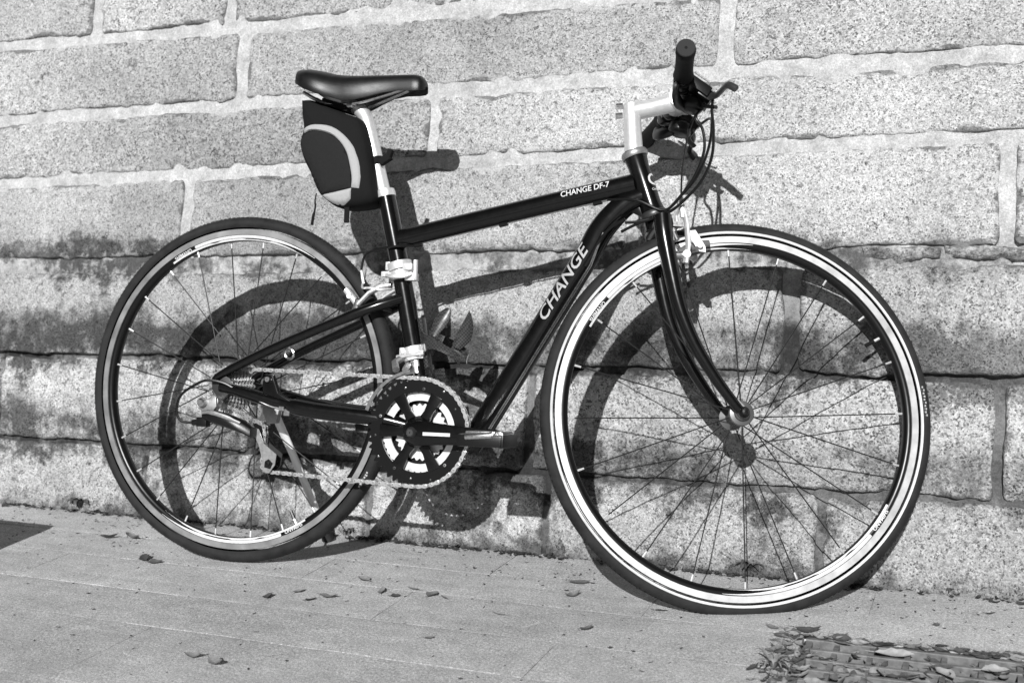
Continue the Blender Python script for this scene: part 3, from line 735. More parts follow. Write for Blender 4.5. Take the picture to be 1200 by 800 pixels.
# --- brakes
fbk = MB()
fbk.tube([P2(.846, .586, -.036), P2(.872, .590, -.036)], .007, 12)
fbrake = fbk.build('brake', STEEL, bike, ST)
fbk = MB(); fbk.tube([P2(.846, .586, .036), P2(.872, .590, .036)], .007, 12); fbk.build('brake_boss', STEEL, fbrake, ST)
for s in (-1, 1):
    ar = MB(); pth = [P2(.868, .574, s * .037), P2(.8715, .604, s * .041), P2(.868, .640, s * .040), P2(.862, .676, s * .034)]
    ar.tube(pth, [.0095, .0085, .0075, .0055], 10, flat=.6, side=(1, 0, 0)); ar.tube([P2(.868, .588, s * .030), P2(.868, .588, s * .048)], .007, 12)
    ar.prism([(.872, .632), (.884, .634), (.902, .606), (.903, .596), (.892, .597), (.876, .618)], s * .030, s * .036)
    ar.tube([P2(.891, .606, s * .020), P2(.891, .606, s * .044)], .0052, 10)
    ar.build('brake_arm', ALU, fbrake, ST)
    pd = MB(); d_ = Vector((.97, 0, .22))
    pd.tube([P2(.860, .5965, s * .0205), P2(.872, .6035, s * .021), P2(.896, .6125, s * .021), P2(.912, .6160, s * .0205)], [.0062, .0075, .0075, .006], 12, flat=.7); pd.build('brake_pad', simple('brake_pad_rubber', .10, .7), fbrake, ST)
nd = MB(); nd.tube(smoothpath([P2(.862, .678, .036), P2(.866, .690, .018), P2(.862, .694, -.014), P2(.8590, .690, -.034)], 5), .0030, 8); nd.tube([P2(.8615, .655, -.036), P2(.8600, .672, -.036), P2(.8575, .694, -.036)], [.0045, .0058, .0034], 10); nd.build('brake_noodle', ALU, fbrake, ST)
sg = MB(); sg.box((.850, -.040, .640), (.020, .012, .008)); sg.tube([P2(.846, .626, -.040), P2(.852, .612, -.044)], .004, 8); sg.build('brake_spring', STEEL, fbrake, ST)
sg = MB(); sg.tube([P2(.880, .656, .030), P2(.886, .640, .032), P2(.884, .616, .03)], .006, 8); sg.build('brake_spring', STEEL, fbrake, ST)
fcb = MB(); fcb.tube(smoothpath([ST((.8575, -.036, .694)), ST((.8562, -.045, .7343)), ST((.862, -.050, .79)), ST((.8712, -.052, .826)), ST(bar(-.098) + Vector((.040, .002, -.034)))], 5), [.0016] * 8 + [.0016] * 4 + [.0026] * 9, 8); fcb.build('cable', PLASTIC, bike)
rbk = MB()
rbk.tube([P2(.262, .492, -.034), P2(.268, .512, -.037)], .007, 12)
rbrake = rbk.build('brake', STEEL, bike)
rbk = MB(); rbk.tube([P2(.262, .492, .034), P2(.268, .512, .037)], .007, 12); rbk.build('brake_boss', STEEL, rbrake)
for s in (-1, 1):
    ar = MB(); ar.tube([P2(.268, .502, s * .036), P2(.290, .524, s * .036), P2(.312, .536, s * .034), P2(.330, .5395, s * .030)], [.008, .0075, .0065, .005], 10, flat=.6, side=(-.5, 0, .8)); ar.tube([P2(.250, .518, s * .018), P2(.250, .518, s * .042)], .0055, 10); ar.tube([P2(.240, .530, s * .034), P2(.262, .506, s * .034)], .0065, 10)
    ar.build('brake_arm', ALU, rbrake)
    pd = MB(); pd.tube([P2(.233, .532, s * .0205), P2(.243, .524, s * .021), P2(.258, .503, s * .021), P2(.264, .492, s * .0205)], [.0065, .0075, .0075, .0065], 12, flat=.7); pd.build('brake_pad', GREYM, rbrake)
nd = MB(); nd.tube(smoothpath([P2(.262, .545, -.01), P2(.272, .534, -.030), P2(.290, .533, -.040), P2(.312, .530, -.036), P2(.330, .534, -.020)], 5), .0022, 8); nd.tube([P2(.256, .569, -.006), P2(.260, .556, -.008), P2(.264, .543, -.010)], [.0018, .0032, .003], 8); nd.build('brake_noodle', ALU, rbrake)
cab('cable', [P2(.3625, .6155, -.006), P2(.330, .612, -.024), P2(.292, .607, -.018), P2(.264, .598, -.008), P2(.256, .570, -.006)], .0023)

# --- crankset, chain and gears
def ring_mesh(cen, r0, r1, teeth, y0, y1, depth=.004):
    m = MB(); N = teeth * 6; vs = []
    for i in range(N):
        a = 2 * PI * i / N; ph = (i % 6) / 6; r = r1 + depth * (.0 if ph in (0, 5 / 6) else (.55 if i % 6 in (1, 4) else 1.)) - depth * .5
        for rr, yy in ((r0, y0), (r, y0), (r, y1), (r0, y1)): vs.append(Vector((cen[0] + rr * math.cos(a), yy, cen[1] + rr * math.sin(a))))
    fs = []
    for i in range(N):
        j = (i + 1) % N
        for k_ in range(4): fs.append((i * 4 + k_, i * 4 + (k_ + 1) % 4, j * 4 + (k_ + 1) % 4, j * 4 + k_))
    m.add(vs, fs); return m
CC = (.407, .270)
CA = R(-1)
sp3 = MB()
sp3.lathe([(.001, -.070), (.014, -.070), (.024, -.067), (.029, -.060), (.028, -.050), (.001, -.048)], (CC[0], 0, CC[1]), n=28)
for a in (62, 121, 180, 239, 298):
    a = R(a); d = Vector((math.cos(a), 0, math.sin(a))); t_ = Vector((-d.z, 0, d.x)); c0 = Vector((CC[0], 0, CC[1]))
    sp3.add([c0 + d * q + t_ * w_ + Vector((0, y, 0)) for y in (-.060, -.0525) for q, w_ in ((.012, .013), (.040, .0080), (.075, .0125), (.075, -.0125), (.040, -.0080), (.012, -.013))],
            [(0, 1, 2, 3, 4, 5), (11, 10, 9, 8, 7, 6)] + [(i, i + 6, (i + 1) % 6 + 6, (i + 1) % 6) for i in range(6)])
crank = sp3.build('crankset', BLACK, bike, bevel=.001)
ca = MB(); c0 = Vector((CC[0], 0, CC[1])); d = Vector((math.cos(CA), 0, math.sin(CA)))
ca.loft([[c0 + d * q + Vector((0, -.080 - yo + hy * sy, hz * sz)) for sy, sz in ((-1, -.6), (-.6, -1), (.6, -1), (1, -.6), (1, .6), (.6, 1), (-.6, 1), (-1, .6))] for q, hz, hy, yo in ((-.022, .012, .007, -.012), (-.012, .020, .009, -.008), (.02, .0215, .010, -.004), (.06, .0185, .009, 0), (.11, .0155, .008, .003), (.15, .0150, .0075, .004), (.165, .0135, .007, .004), (.174, .008, .006, .004))])
ca.build('crank_arm', BLACK, crank, smooth=50)
cbm = MB(); cbm.lathe([(.001, -.0905), (.006, -.0905), (.0075, -.089), (.0085, -.086), (.0105, -.083), (.0105, -.078)], (CC[0] - .002, 0, CC[1]), n=20); cbm.build('crank_bolt', DARKM, crank)
cp = MB(); cp.box(c0 + Vector((.050, -.0912, -.001)), (.052, .0012, .006)); cp.build('crank_print', WHITE, crank, smooth=0)
cl2 = MB(); cl2.loft([[c0 - d * q + Vector((0, .080 + hy * sy, hz * sz)) for sy, sz in ((-1, -.6), (-.6, -1), (.6, -1), (1, -.6), (1, .6), (.6, 1), (-.6, 1), (-1, .6))] for q, hz, hy in ((-.016, .012, .007), (.0, .018, .009), (.06, .016, .008), (.15, .0145, .0075), (.172, .009, .006))]); cl2.build('crank_arm', BLACK, crank, smooth=50)
m1 = ring_mesh(CC, .0725, .0970, 48, -.0585, -.0545, .0075); m1.build('chainring', RIMBLACK, crank, smooth=25)
m2 = ring_mesh(CC, .0575, .0735, 38, -.0500, -.0470); m2.build('chainring', simple('ring_alloy', .80, .40, .5, var=.3, scale=60), crank, smooth=25)
m3 = ring_mesh(CC, .030, .0500, 28, -.0430, -.0395); m3.build('chainring', simple('ring_alloy_small', .74, .40, .5, var=.3, scale=60), crank, smooth=25)
bk_ = MB(); bk_.lathe([(.028, -.0375), (.071, -.0375), (.071, -.036), (.028, -.036)], (CC[0], 0, CC[1]), n=48, closed=True); bk_.build('ring_gap_shade', PLASTIC, crank)  # added black disc stands in for the shade between the rings
for i in range(14):
    a = 2 * PI * i / 14 + .1; rr = .079 + .005 * (i % 3); rv = MB()
    rv.lathe([(.001, -.0604), (.0018 + .0012 * (i % 3 == 0), -.0602), (.003, -.0586)], (CC[0] + rr * math.cos(a), 0, CC[1] + rr * math.sin(a)), n=8); rv.build('ring_rivet', DARKM if i % 2 else STEEL, crank)
def pedal(px, pz, s):
    """folding pedal: cage body, bearing barrel, tread bars"""
    y0 = s * .094; y1 = s * .182; pm = MB()
    pm.tube([(px, s * .084, pz), (px, s * .105, pz)], .0085, 14)
    p = pm.build('pedal', STEEL, bike)
    bm_ = MB(); bm_.box((px, (y0 + y1) / 2, pz - .002), (.030, abs(y1 - y0) * .94, .016))
    for dx in (-.036, .036): bm_.box((px + dx, (y0 + y1) / 2 + s * .004, pz - .002), (.010, abs(y1 - y0) * .86, .022))
    bm_.box((px, y1 - s * .004, pz - .002), (.076, .009, .020)); bm_.box((px, y0 + s * .010, pz - .002), (.070, .010, .018))
    bm_.build('pedal_body', PLASTIC, p, bevel=.0025)
    tp_ = MB()
    tp_.box((px - .004, (y0 + y1) / 2 + s * .006, pz + .0105), (.052, abs(y1 - y0) * .62, .006)); tp_.tube([(px + .030, y0 + s * .02, pz + .006), (px + .030, y1 - s * .01, pz + .006)], .0085, 12); tp_.tube([(px - .026, y1 - s * .002, pz + .004), (px + .022, y1 - s * .002, pz + .008)], .006, 10)
    tp_.build('pedal_plate', STEEL, p, bevel=.0015)
pedal(CC[0] + .165, CC[1] - .003, -1); pedal(CC[0] - .165, CC[1] + .003, 1)
# cassette
cs2 = MB(); cassette = None
for i, (rr, nt_) in enumerate(((.048, 26), (.044, 24), (.040, 22), (.036, 20), (.032, 18), (.028, 16), (.025, 14), (.022, 12))):
    y = -.026 - i * .0042; m = ring_mesh((0, RW), .012, rr, nt_, y - .0016, y, .005)
    if i == 0: cassette = m.build('cassette', STEEL, bike, smooth=25)
    else: m.build('sprocket', CHAINM if i % 2 else STEEL, cassette, smooth=25)
# chain path in the frame plane
def arc(c, r, a0, a1, n): return [(c[0] + r * math.cos(a0 + (a1 - a0) * i / n), c[1] + r * math.sin(a0 + (a1 - a0) * i / n)) for i in range(n + 1)]
J1 = (.070, .258); J2 = (.0985, .1985)
path = arc((0, RW), .0385, R(215), R(91), 14) + arc(CC, .0975, R(92), R(-93), 40) + arc(J2, .0165, R(-88), R(-215), 8) + arc(J1, .0165, R(-10), R(95), 8)
path.append(path[0])
def resample(pts, step):
    out = []; acc = 0; Q = [Vector((a, b_)) for a, b_ in pts]; L = sum((Q[i + 1] - Q[i]).length for i in range(len(Q) - 1)); n = int(L / step) // 2 * 2; step = L / n; nxt = 0
    for i in range(len(Q) - 1):
        s_ = (Q[i + 1] - Q[i]).length
        while nxt <= acc + s_ + 1e-9 and len(out) < n: out.append(Q[i].lerp(Q[i + 1], (nxt - acc) / s_ if s_ else 0)); nxt += step
        acc += s_
    return out
cp_ = resample(path, .0127); ch = MB()
def cyy(p): return -.0565 + (-.042 + .0565) * max(0, min(1, (.33 - p.x) / .27))
for i, p in enumerate(cp_):
    q = cp_[(i + 1) % len(cp_)]; d = (q - p).normalized(); t_ = Vector((-d.y, d.x)); wy = .0040 if i % 2 else .0027
    for s in (-1, 1):
        poly = []
        for u_, w_ in ((-.0035, .0), (-.0022, .0036), (.002, .0038), (.00635, .0024), (.0107, .0038), (.0149, .0036), (.0162, 0), (.0149, -.0036), (.0107, -.0038), (.00635, -.0024), (.002, -.0038), (-.0022, -.0036)):
            k2 = p + d * u_ + t_ * w_; poly.append((k2.x, k2.y))
        yy = (cyy(p) + cyy(q)) / 2 + s * wy; ch.prism(poly, yy - .0006, yy + .0006, mi=i % 2)
    ch.tube([(p.x, cyy(p) - .0052, p.y), (p.x, cyy(p) + .0052, p.y)], .0022, 6)
chain = ch.build('chain', [CHAINM, simple('chain_outer_plate', .75, .3, .8)], bike, smooth=30)
# front derailleur
fd = MB()
def fdplate(y, lo_, hi_):
    N = 14; o_ = []; i_ = []
    for k_ in range(N + 1):
        a = R(98) + R(62) * k_ / N; t = k_ / N
        o_.append((CC[0] + (hi_ - .004 * t) * math.cos(a), CC[1] + (hi_ - .004 * t) * math.sin(a))); i_.append((CC[0] + (lo_ + .006 * (1 - t)) * math.cos(a), CC[1] + (lo_ + .006 * (1 - t)) * math.sin(a)))
    fd.prism(o_ + i_[::-1], y - .0008, y + .0008)
fdplate(-.0655, .1025, .1135); fdplate(-.0480, .094, .110)
fd.box((.318, -.057, .318), (.010, .020, .006)); fd.build('front_derailleur', simple('derailleur_grey', .17, .45, .7, var=.3, scale=120), bike)
fl_ = MB(); fl_.tube([P2(.352, .405, -.014), P2(.346, .395, -.034), P2(.356, .382, -.050)], .007, 8); fl_.tube([P2(.366, .392, -.020), P2(.374, .382, -.050)], .006, 8); fl_.build('derailleur_link', GREYM, fm)
# rear derailleur
rd = MB(); rd.tube([P2(-.006, .312, -.066), P2(-.006, .312, -.084)], .011, 16); rd.prism([(-.014, .318), (.002, .320), (.004, .302), (-.004, .292), (-.026, .286), (-.034, .300), (-.026, .312)], -.088, -.070)
rder = rd.build('rear_derailleur', GREYM, bike, bevel=.002)
b2 = MB(); b2.loft([[Vector((x, y + w_ * a, z + h_ * b_)) for a, b_ in ((-1, -.6), (-.5, -1), (.5, -1), (1, -.6), (1, .6), (.5, 1), (-.5, 1), (-1, .6))] for x, y, z, w_, h_ in ((-.026, -.080, .286, .010, .010), (.0, -.086, .283, .010, .012), (.030, -.084, .276, .010, .013), (.058, -.076, .266, .012, .012), (.075, -.070, .256, .012, .010))]); b2.build('derailleur_body', PLASTIC, rder, smooth=50)
b3 = MB(); b3.tube(smoothpath([P2(-.022, .290, -.096), P2(.0, .291, -.099), P2(.030, .284, -.097), P2(.058, .273, -.090)], 4), [.003] * 4 + [.0045] * 6 + [.003] * 3, 8, flat=.5); b3.build('derailleur_cover', GREYM, rder)
b4 = MB(); b4.lathe([(.001, -.101), (.005, -.101), (.008, -.098), (.0085, -.094), (.0085, -.088)], (-.0245, 0, .3095), n=20); b4.build('bolt', STEEL, rder)
b4 = MB(); b4.tube([P2(-.030, .272, -.078), P2(-.052, .270, -.080)], .006, 10); b4.box((-.028, -.080, .272), (.022, .016, .018)); b4.build('barrel_adjuster', PLASTIC, rder, bevel=.0015)
def jock(c, nm):
    m = ring_mesh(c, .004, .0145, 11, cyy(Vector(c)) - .002, cyy(Vector(c)) + .002, .005); m.build('jockey_wheel', PLASTIC, rder, smooth=25)
jock(J1, 1); jock(J2, 2)
for y, mt_ in ((-.055, GREYM), (-.033, DARKM)):
    cg = MB()
    cg.prism([(.064, .266), (.078, .262), (.090, .236), (.1185, .216), (.116, .196), (.104, .1805), (.0905, .182), (.0885, .205), (.080, .232), (.068, .252)], y - .001, y + .001); cg.build('derailleur_cage', mt_, rder)
jb = MB(); jb.lathe([(.001, -.0595), (.0045, -.0590), (.0050, -.056)], (J2[0] + .003, 0, J2[1]), n=12); jb.prism([(.094, .191), (.107, .188), (.112, .199), (.103, .207), (.095, .202)], -.0568, -.0562); jb.build('cage_bolt', PLASTIC, rder)
cab('cable', [P2(.036, .333, -.068), P2(.0125, .346, -.074), P2(-.0150, .3515, -.080), P2(-.0383, .3468, -.083), P2(-.0751, .3227, -.086), P2(-.0836, .293, -.088), P2(-.0740, .2725, -.086), P2(-.052, .270, -.080)], .0026)
cab('gear_wire', [P2(.036, .333, -.068), P2(.055, .3265, -.069), P2(.0782, .3181, -.070), P2(.105, .3075, -.068), P2(.1337, .3023, -.066), P2(.2588, .2864, -.056), P2(.33, .272, -.046), P2(.390, .246, -.02)], .0014, STEEL)
ws = MB(); ws.box((.134, -.068, .303), (.010, .008, .008)); ws.box((.142, -.064, .299), (.012, .004, .018)); ws.build('wire_stop', STEEL, frame)
# kickstand on the wall side
ks = MB(); ks.prism([(.005, .318), (.032, .322), (.046, .300), (.040, .270), (.020, .268), (.008, .290)], .074, .088)
kick = ks.build('kickstand', GREYM, bike, bevel=.002)
kl = MB(); kl.tube([P2(.020, .300, .092), P2(.052, .216, .118), P2(.098, .075, .166)], [.0095, .0085, .0080], 10, flat=.55); kl.build('stand_leg', simple('stand_alloy', .75, .42, .45), kick)
kf = MB(); kf.tube([P2(.096, .084, .163), P2(.106, .045, .178), P2(.111, .030, .184)], [.0095, .0105, .013], 12); kf.build('stand_foot', RUBBER, kick)
# bottle cage of woven carbon on the seat tube
bcg = MB()
bcg.tube([P2(.381, .480), P2(.402, .375)], .007, 10, flat=1.8); bcage = bcg.build('bottle_cage', CARBON, bike)
def petal(pts, widths, nrm, name='cage_petal', t=.0016):
    P_ = smoothpath([Vector(p) for p in pts], 5); n_ = len(P_); m = MB(); vs = []; fs = []
    for i, p in enumerate(P_):
        f = i / (n_ - 1) * (len(widths) - 1); k_ = min(int(f), len(widths) - 2); w_ = widths[k_] + (widths[k_ + 1] - widths[k_]) * (f - k_)
        d_ = (P_[min(i + 1, n_ - 1)] - P_[max(i - 1, 0)]).normalized(); s_ = d_.cross(Vector(nrm)).normalized(); nn_ = s_.cross(d_).normalized()
        for a in (-1, -.5, 0, .5, 1): vs.append(p + s_ * w_ * a - nn_ * (1 - a * a) * w_ * .25 + nn_ * t / 2)
        for a in (1, .5, 0, -.5, -1): vs.append(p + s_ * w_ * a - nn_ * (1 - a * a) * w_ * .25 - nn_ * t / 2)
    for i in range(n_ - 1):
        for k_ in range(10): fs.append((i * 10 + k_, i * 10 + (k_ + 1) % 10, (i + 1) * 10 + (k_ + 1) % 10, (i + 1) * 10 + k_))
    fs += [tuple(range(10)), tuple(range((n_ - 1) * 10, n_ * 10))]
    m.add(vs, fs); return m.build(name, CARBON, bcage, smooth=60)
def shell(f0, f1, top, bot, name='cage_wing'):
    """curved wing wrapped round the bottle's axis; angle 0 faces the seat tube, positive towards the camera"""
    ax_ = (P2(.402, .375) - P2(.381, .480)).normalized() * -1; c_ = P2(.4300, .4200); e1 = Vector((-ax_.z, 0, ax_.x)) ; e1 = e1 if e1.x < 0 else -e1; e2 = Vector((0, -1, 0)); N = 22; K = 6; vs = []; fs = []
    for th in (.0365, .0380):
        for i in range(N + 1):
            a = f0 + (f1 - f0) * i / N; t = i / N
            for k_ in range(K + 1):
                hgt = bot(t) + (top(t) - bot(t)) * k_ / K; fl = .006 * (k_ / K) ** 2 * t
                vs.append(c_ + (e1 * math.cos(a) + e2 * math.sin(a)) * (th + fl) + ax_ * (hgt - .42))
    n1_ = (N + 1) * (K + 1)
    for i in range(N):
        for k_ in range(K):
            q = (i * (K + 1) + k_, i * (K + 1) + k_ + 1, (i + 1) * (K + 1) + k_ + 1, (i + 1) * (K + 1) + k_); fs.append(q); fs.append(tuple(n1_ + z for z in reversed(q)))
    rim_ = [i * (K + 1) for i in range(N + 1)] + [N * (K + 1) + k_ for k_ in range(1, K + 1)] + [i * (K + 1) + K for i in range(N - 1, -1, -1)] + [k_ for k_ in range(K - 1, 0, -1)]
    for a, b_ in zip(rim_, rim_[1:] + rim_[:1]): fs.append((a, b_, b_ + n1_, a + n1_))
    m = MB(); m.add(vs, fs); return m.build(name, CARBON, bcage, smooth=50)
shell(R(-8), R(150), lambda t: .474 - .070 * t ** 1.5, lambda t: .405 + .028 * math.sin(PI * t) - .018 * t)
shell(R(-8), R(-165), lambda t: .472 - .066 * t ** 1.4, lambda t: .410 + .026 * math.sin(PI * t) - .020 * t)
petal([P2(.420, .446, -.034), P2(.432, .470, -.032), P2(.441, .486, -.028), P2(.4465, .4965, -.024)], [.006, .0125, .0105, .004], (.35, -1, .1), 'cage_tip')
petal([P2(.446, .428, .014), P2(.462, .448, .013), P2(.4705, .470, .011), P2(.4735, .494, .008)], [.008, .0155, .0110, .0006], (.1, -1, 0), 'cage_tip')
shell(R(-60), R(60), lambda t: .392, lambda t: .374, 'cage_base')

# ------------------------------------------------------------------ saddle bag (hangs from saddle and post)
bag = empty('saddle_bag', bike.location, bike.rotation_euler)
tag(bag, 'black wedge saddle bag with grey curved trim hanging under the saddle', 'bag')
OUT = [(.1277, .8971), (.148, .8961), (.1853, .8811), (.2222, .8663), (.2530, .8531), (.2680, .8202), (.2800, .7711), (.2870, .7305), (.2900, .700), (.2655, .6895), (.2174, .6868), (.1934, .6970), (.1726, .7155), (.1546, .7505), (.1365, .784), (.1285, .8124), (.1340, .8403), (.1300, .870)]
loop = [(p.x, p.z) for p in smoothpath([P2(*q) for q in OUT + [OUT[0]]], 4)[:-1]]
cx_ = sum(p[0] for p in loop) / len(loop); cz_ = sum(p[1] for p in loop) / len(loop)
prof_ = [(-.046, .02), (-.0455, .45), (-.044, .74), (-.040, .90), (-.033, .975), (-.022, 1.0), (.022, 1.0), (.033, .975), (.040, .90), (.044, .74), (.046, .02)]
bgm = MB()
def wr_(x, z): return noise.noise(Vector((x * 30, z * 30, 2))) * .0022
bgm.loft([[Vector((cx_ + (x - cx_) * s_, y + wr_(x, z) * (1 if abs(y) > .03 else .3), cz_ + (z - cz_) * s_)) for x, z in loop] for y, s_ in prof_])
bgm.build('bag_body', NYLON, bag, smooth=50)
def bagy(x, z):
    """camera-side surface of the bag above the point x,z"""
    best = 1e9; a = math.atan2(z - cz_, x - cx_); r = math.hypot(x - cx_, z - cz_)
    ro = min(((abs((math.atan2(q[1] - cz_, q[0] - cx_) - a + PI) % (2 * PI) - PI)), math.hypot(q[0] - cx_, q[1] - cz_)) for q in loop)[1]
    s_ = r / ro
    for (y0, s0), (y1, s1) in zip(prof_, prof_[1:6]):
        if s_ <= s1: return y0 + (y1 - y0) * max(0, (s_ - s0)) / (s1 - s0)
    return -.022
def patch(name, A_, B_, m_, lift):
    """strip between two outlines laid on the bag"""
    n_ = 24; pa = resamp2(A_, n_); pb_ = resamp2(B_, n_); vs = []; fs = []; K = 6
    for i in range(n_):
        for k_ in range(K + 1):
            x = pa[i][0] + (pb_[i][0] - pa[i][0]) * k_ / K; z = pa[i][1] + (pb_[i][1] - pa[i][1]) * k_ / K
            vs.append((x, bagy(x, z) - lift * (1 if 0 < k_ < K and 0 < i < n_ - 1 else .1) , z))
    for i in range(n_ - 1):
        for k_ in range(K): fs.append((i * (K + 1) + k_, i * (K + 1) + k_ + 1, (i + 1) * (K + 1) + k_ + 1, (i + 1) * (K + 1) + k_))
    m = MB(); m.add(vs, fs); return m.build(name, m_, bag, smooth=60)
def resamp2(P_, n_):
    P_ = [(p.x, p.z) for p in smoothpath([P2(*q) for q in P_], 6)]; out = []
    for i in range(n_):
        f = i / (n_ - 1) * (len(P_) - 1); k_ = min(int(f), len(P_) - 2); t = f - k_
        out.append((P_[k_][0] + (P_[k_ + 1][0] - P_[k_][0]) * t, P_[k_][1] + (P_[k_ + 1][1] - P_[k_][1]) * t))
    return out
ARO = [(.1395, .8360), (.1600, .8440), (.1976, .8399), (.2252, .8242), (.2475, .8007), (.2592, .7761), (.2659, .7437), (.2634, .7196)]
ARI = [(.1420, .8290), (.1640, .8330), (.1982, .8252), (.2204, .8097), (.2356, .7881), (.244, .7604), (.2480, .740), (.2474, .7216)]
patch('trim_band', ARO, ARI, REFLECT, .0042)
patch('side_panel', [(.1415, .826), (.1640, .8315), (.1975, .8240), (.2195, .8085), (.2346, .7875), (.243, .7600), (.2465, .7220)], [(.1345, .815), (.1385, .79), (.150, .765), (.160, .745), (.170, .727), (.1765, .716), (.1834, .7118)], NYLON2, .0034)
patch('base_patch', [(.1815, .7095), (.205, .7125), (.228, .7165), (.2474, .7205)], [(.1935, .7005), (.208, .6930), (.2277, .6895), (.2455, .7005)], REFLECT, .0036)
st_ = MB(); dps = (P2(.275, .782) - P2(.2946, .7145)).normalized(); c0 = P2(.2745, .7765)
st_.tube([c0 - dps * .008, c0 + dps * .008], .0172, 20); st_.box((.262, 0, .776), (.030, .030, .015)); st_.box((.300, -.012, .779), (.024, .014, .014), Matrix.Rotation(R(-30), 3, 'Y')); st_.box((.309, -.012, .789), (.010, .012, .018), Matrix.Rotation(R(20), 3, 'Y'))
st_.build('post_strap', NYLON, bag, bevel=.002)
zp = MB(); zp.tube(smoothpath([P2(.170, .714, -.036), P2(.169, .700, -.038), P2(.171, .685, -.040), P2(.168, .668, -.041), P2(.166, .652, -.041)], 4), [.0012] * 5 + [.0018] * 6 + [.0028] * 6, 8); zp.build('zip_pull', NYLON, bag)
zp = MB(); zp.box((.233, -.030, .672), (.010, .0025, .030)); zp.build('loose_strap', NYLON, bag)
tp = MB(); tp.box((.195, 0, .886), (.06, .05, .012), Matrix.Rotation(R(18), 3, 'Y')); tp.build('rail_strap', NYLON, bag, bevel=.002)

# ------------------------------------------------------------------ iron drain grating and what lies about
x0, x1, y0, y1 = GR
gm = MB()
for a in ((x0 + .004, x1 - .004, y1 - .014, y1 - .0008), (x0 + .004, x1 - .004, y0 + .003, y0 + .014)): gm.box(((a[0] + a[1]) / 2, (a[2] + a[3]) / 2, -.0135), (a[1] - a[0], a[3] - a[2], .0255))
for a in (x0 + .009, x1 - .009): gm.box((a, (y0 + y1) / 2, -.0145), (.012, y1 - y0 - .030, .023))
grate = tag(gm.build('drain_grating', IRON, smooth=0, bevel=.0015), 'iron drain grating choked with dead leaves, set in the pavement', 'drain')
n_l = 7
for i in range(1, n_l):
    y = y0 + .008 + (y1 - y0 - .016) * i / n_l; m = MB(); m.box(((x0 + x1) / 2, y, -.0125), (x1 - x0 - .030, .008, .021)); m.build('bar', IRON, grate, smooth=0, bevel=.0015)
n_c = 14
for i in range(1, n_c):
    x = x0 + (x1 - x0) * i / n_c; m = MB(); m.box((x, (y0 + y1) / 2, -.0132), (.008, y1 - y0 - .034, .0195)); m.build('cross_bar', IRON, grate, smooth=0)

def leaf_geo(m, c, L, wd, rot, curl, tilt, mi=0):
    """pointed blade with a folded midrib, cupped along its length"""
    N = 7; Mz = Matrix.Rotation(rot, 3, 'Z') @ Matrix.Rotation(tilt, 3, 'X'); vs = []; fs = []
    tw = random.uniform(-.5, .5)
    for i in range(N + 1):
        t = i / N; w_ = wd * math.sin(PI * t ** .8) ** .8 * (1 if t < 1 else 0) * random.uniform(.72, 1.1); x = (t - .5) * L
        z = curl * L * (abs(t - .45) ** 1.8) * 2.2
        for k_, a in enumerate((-1, -.5, 0, .5, 1)):
            vs.append(Vector(c) + Mz @ Vector((x, a * w_, z + abs(a) * w_ * .45 + a * w_ * tw * (t - .3))))
    for i in range(N):
        for k_ in range(4): fs.append((i * 5 + k_, i * 5 + k_ + 1, (i + 1) * 5 + k_ + 1, (i + 1) * 5 + k_))
    zmin = min(v.z for v in vs); vs = [v - Vector((0, 0, zmin - c[2])) for v in vs]
    m.add(vs, fs, mi)
    tl = Mz @ Vector((-.5 * L, 0, 0)); e = Vector(vs[2]); m.tube([e, e + tl.normalized() * L * .22 + Vector((0, 0, .001))], [.0006, .0004], 5, mi=mi)
LB = 'leaves scattered on the pavement'
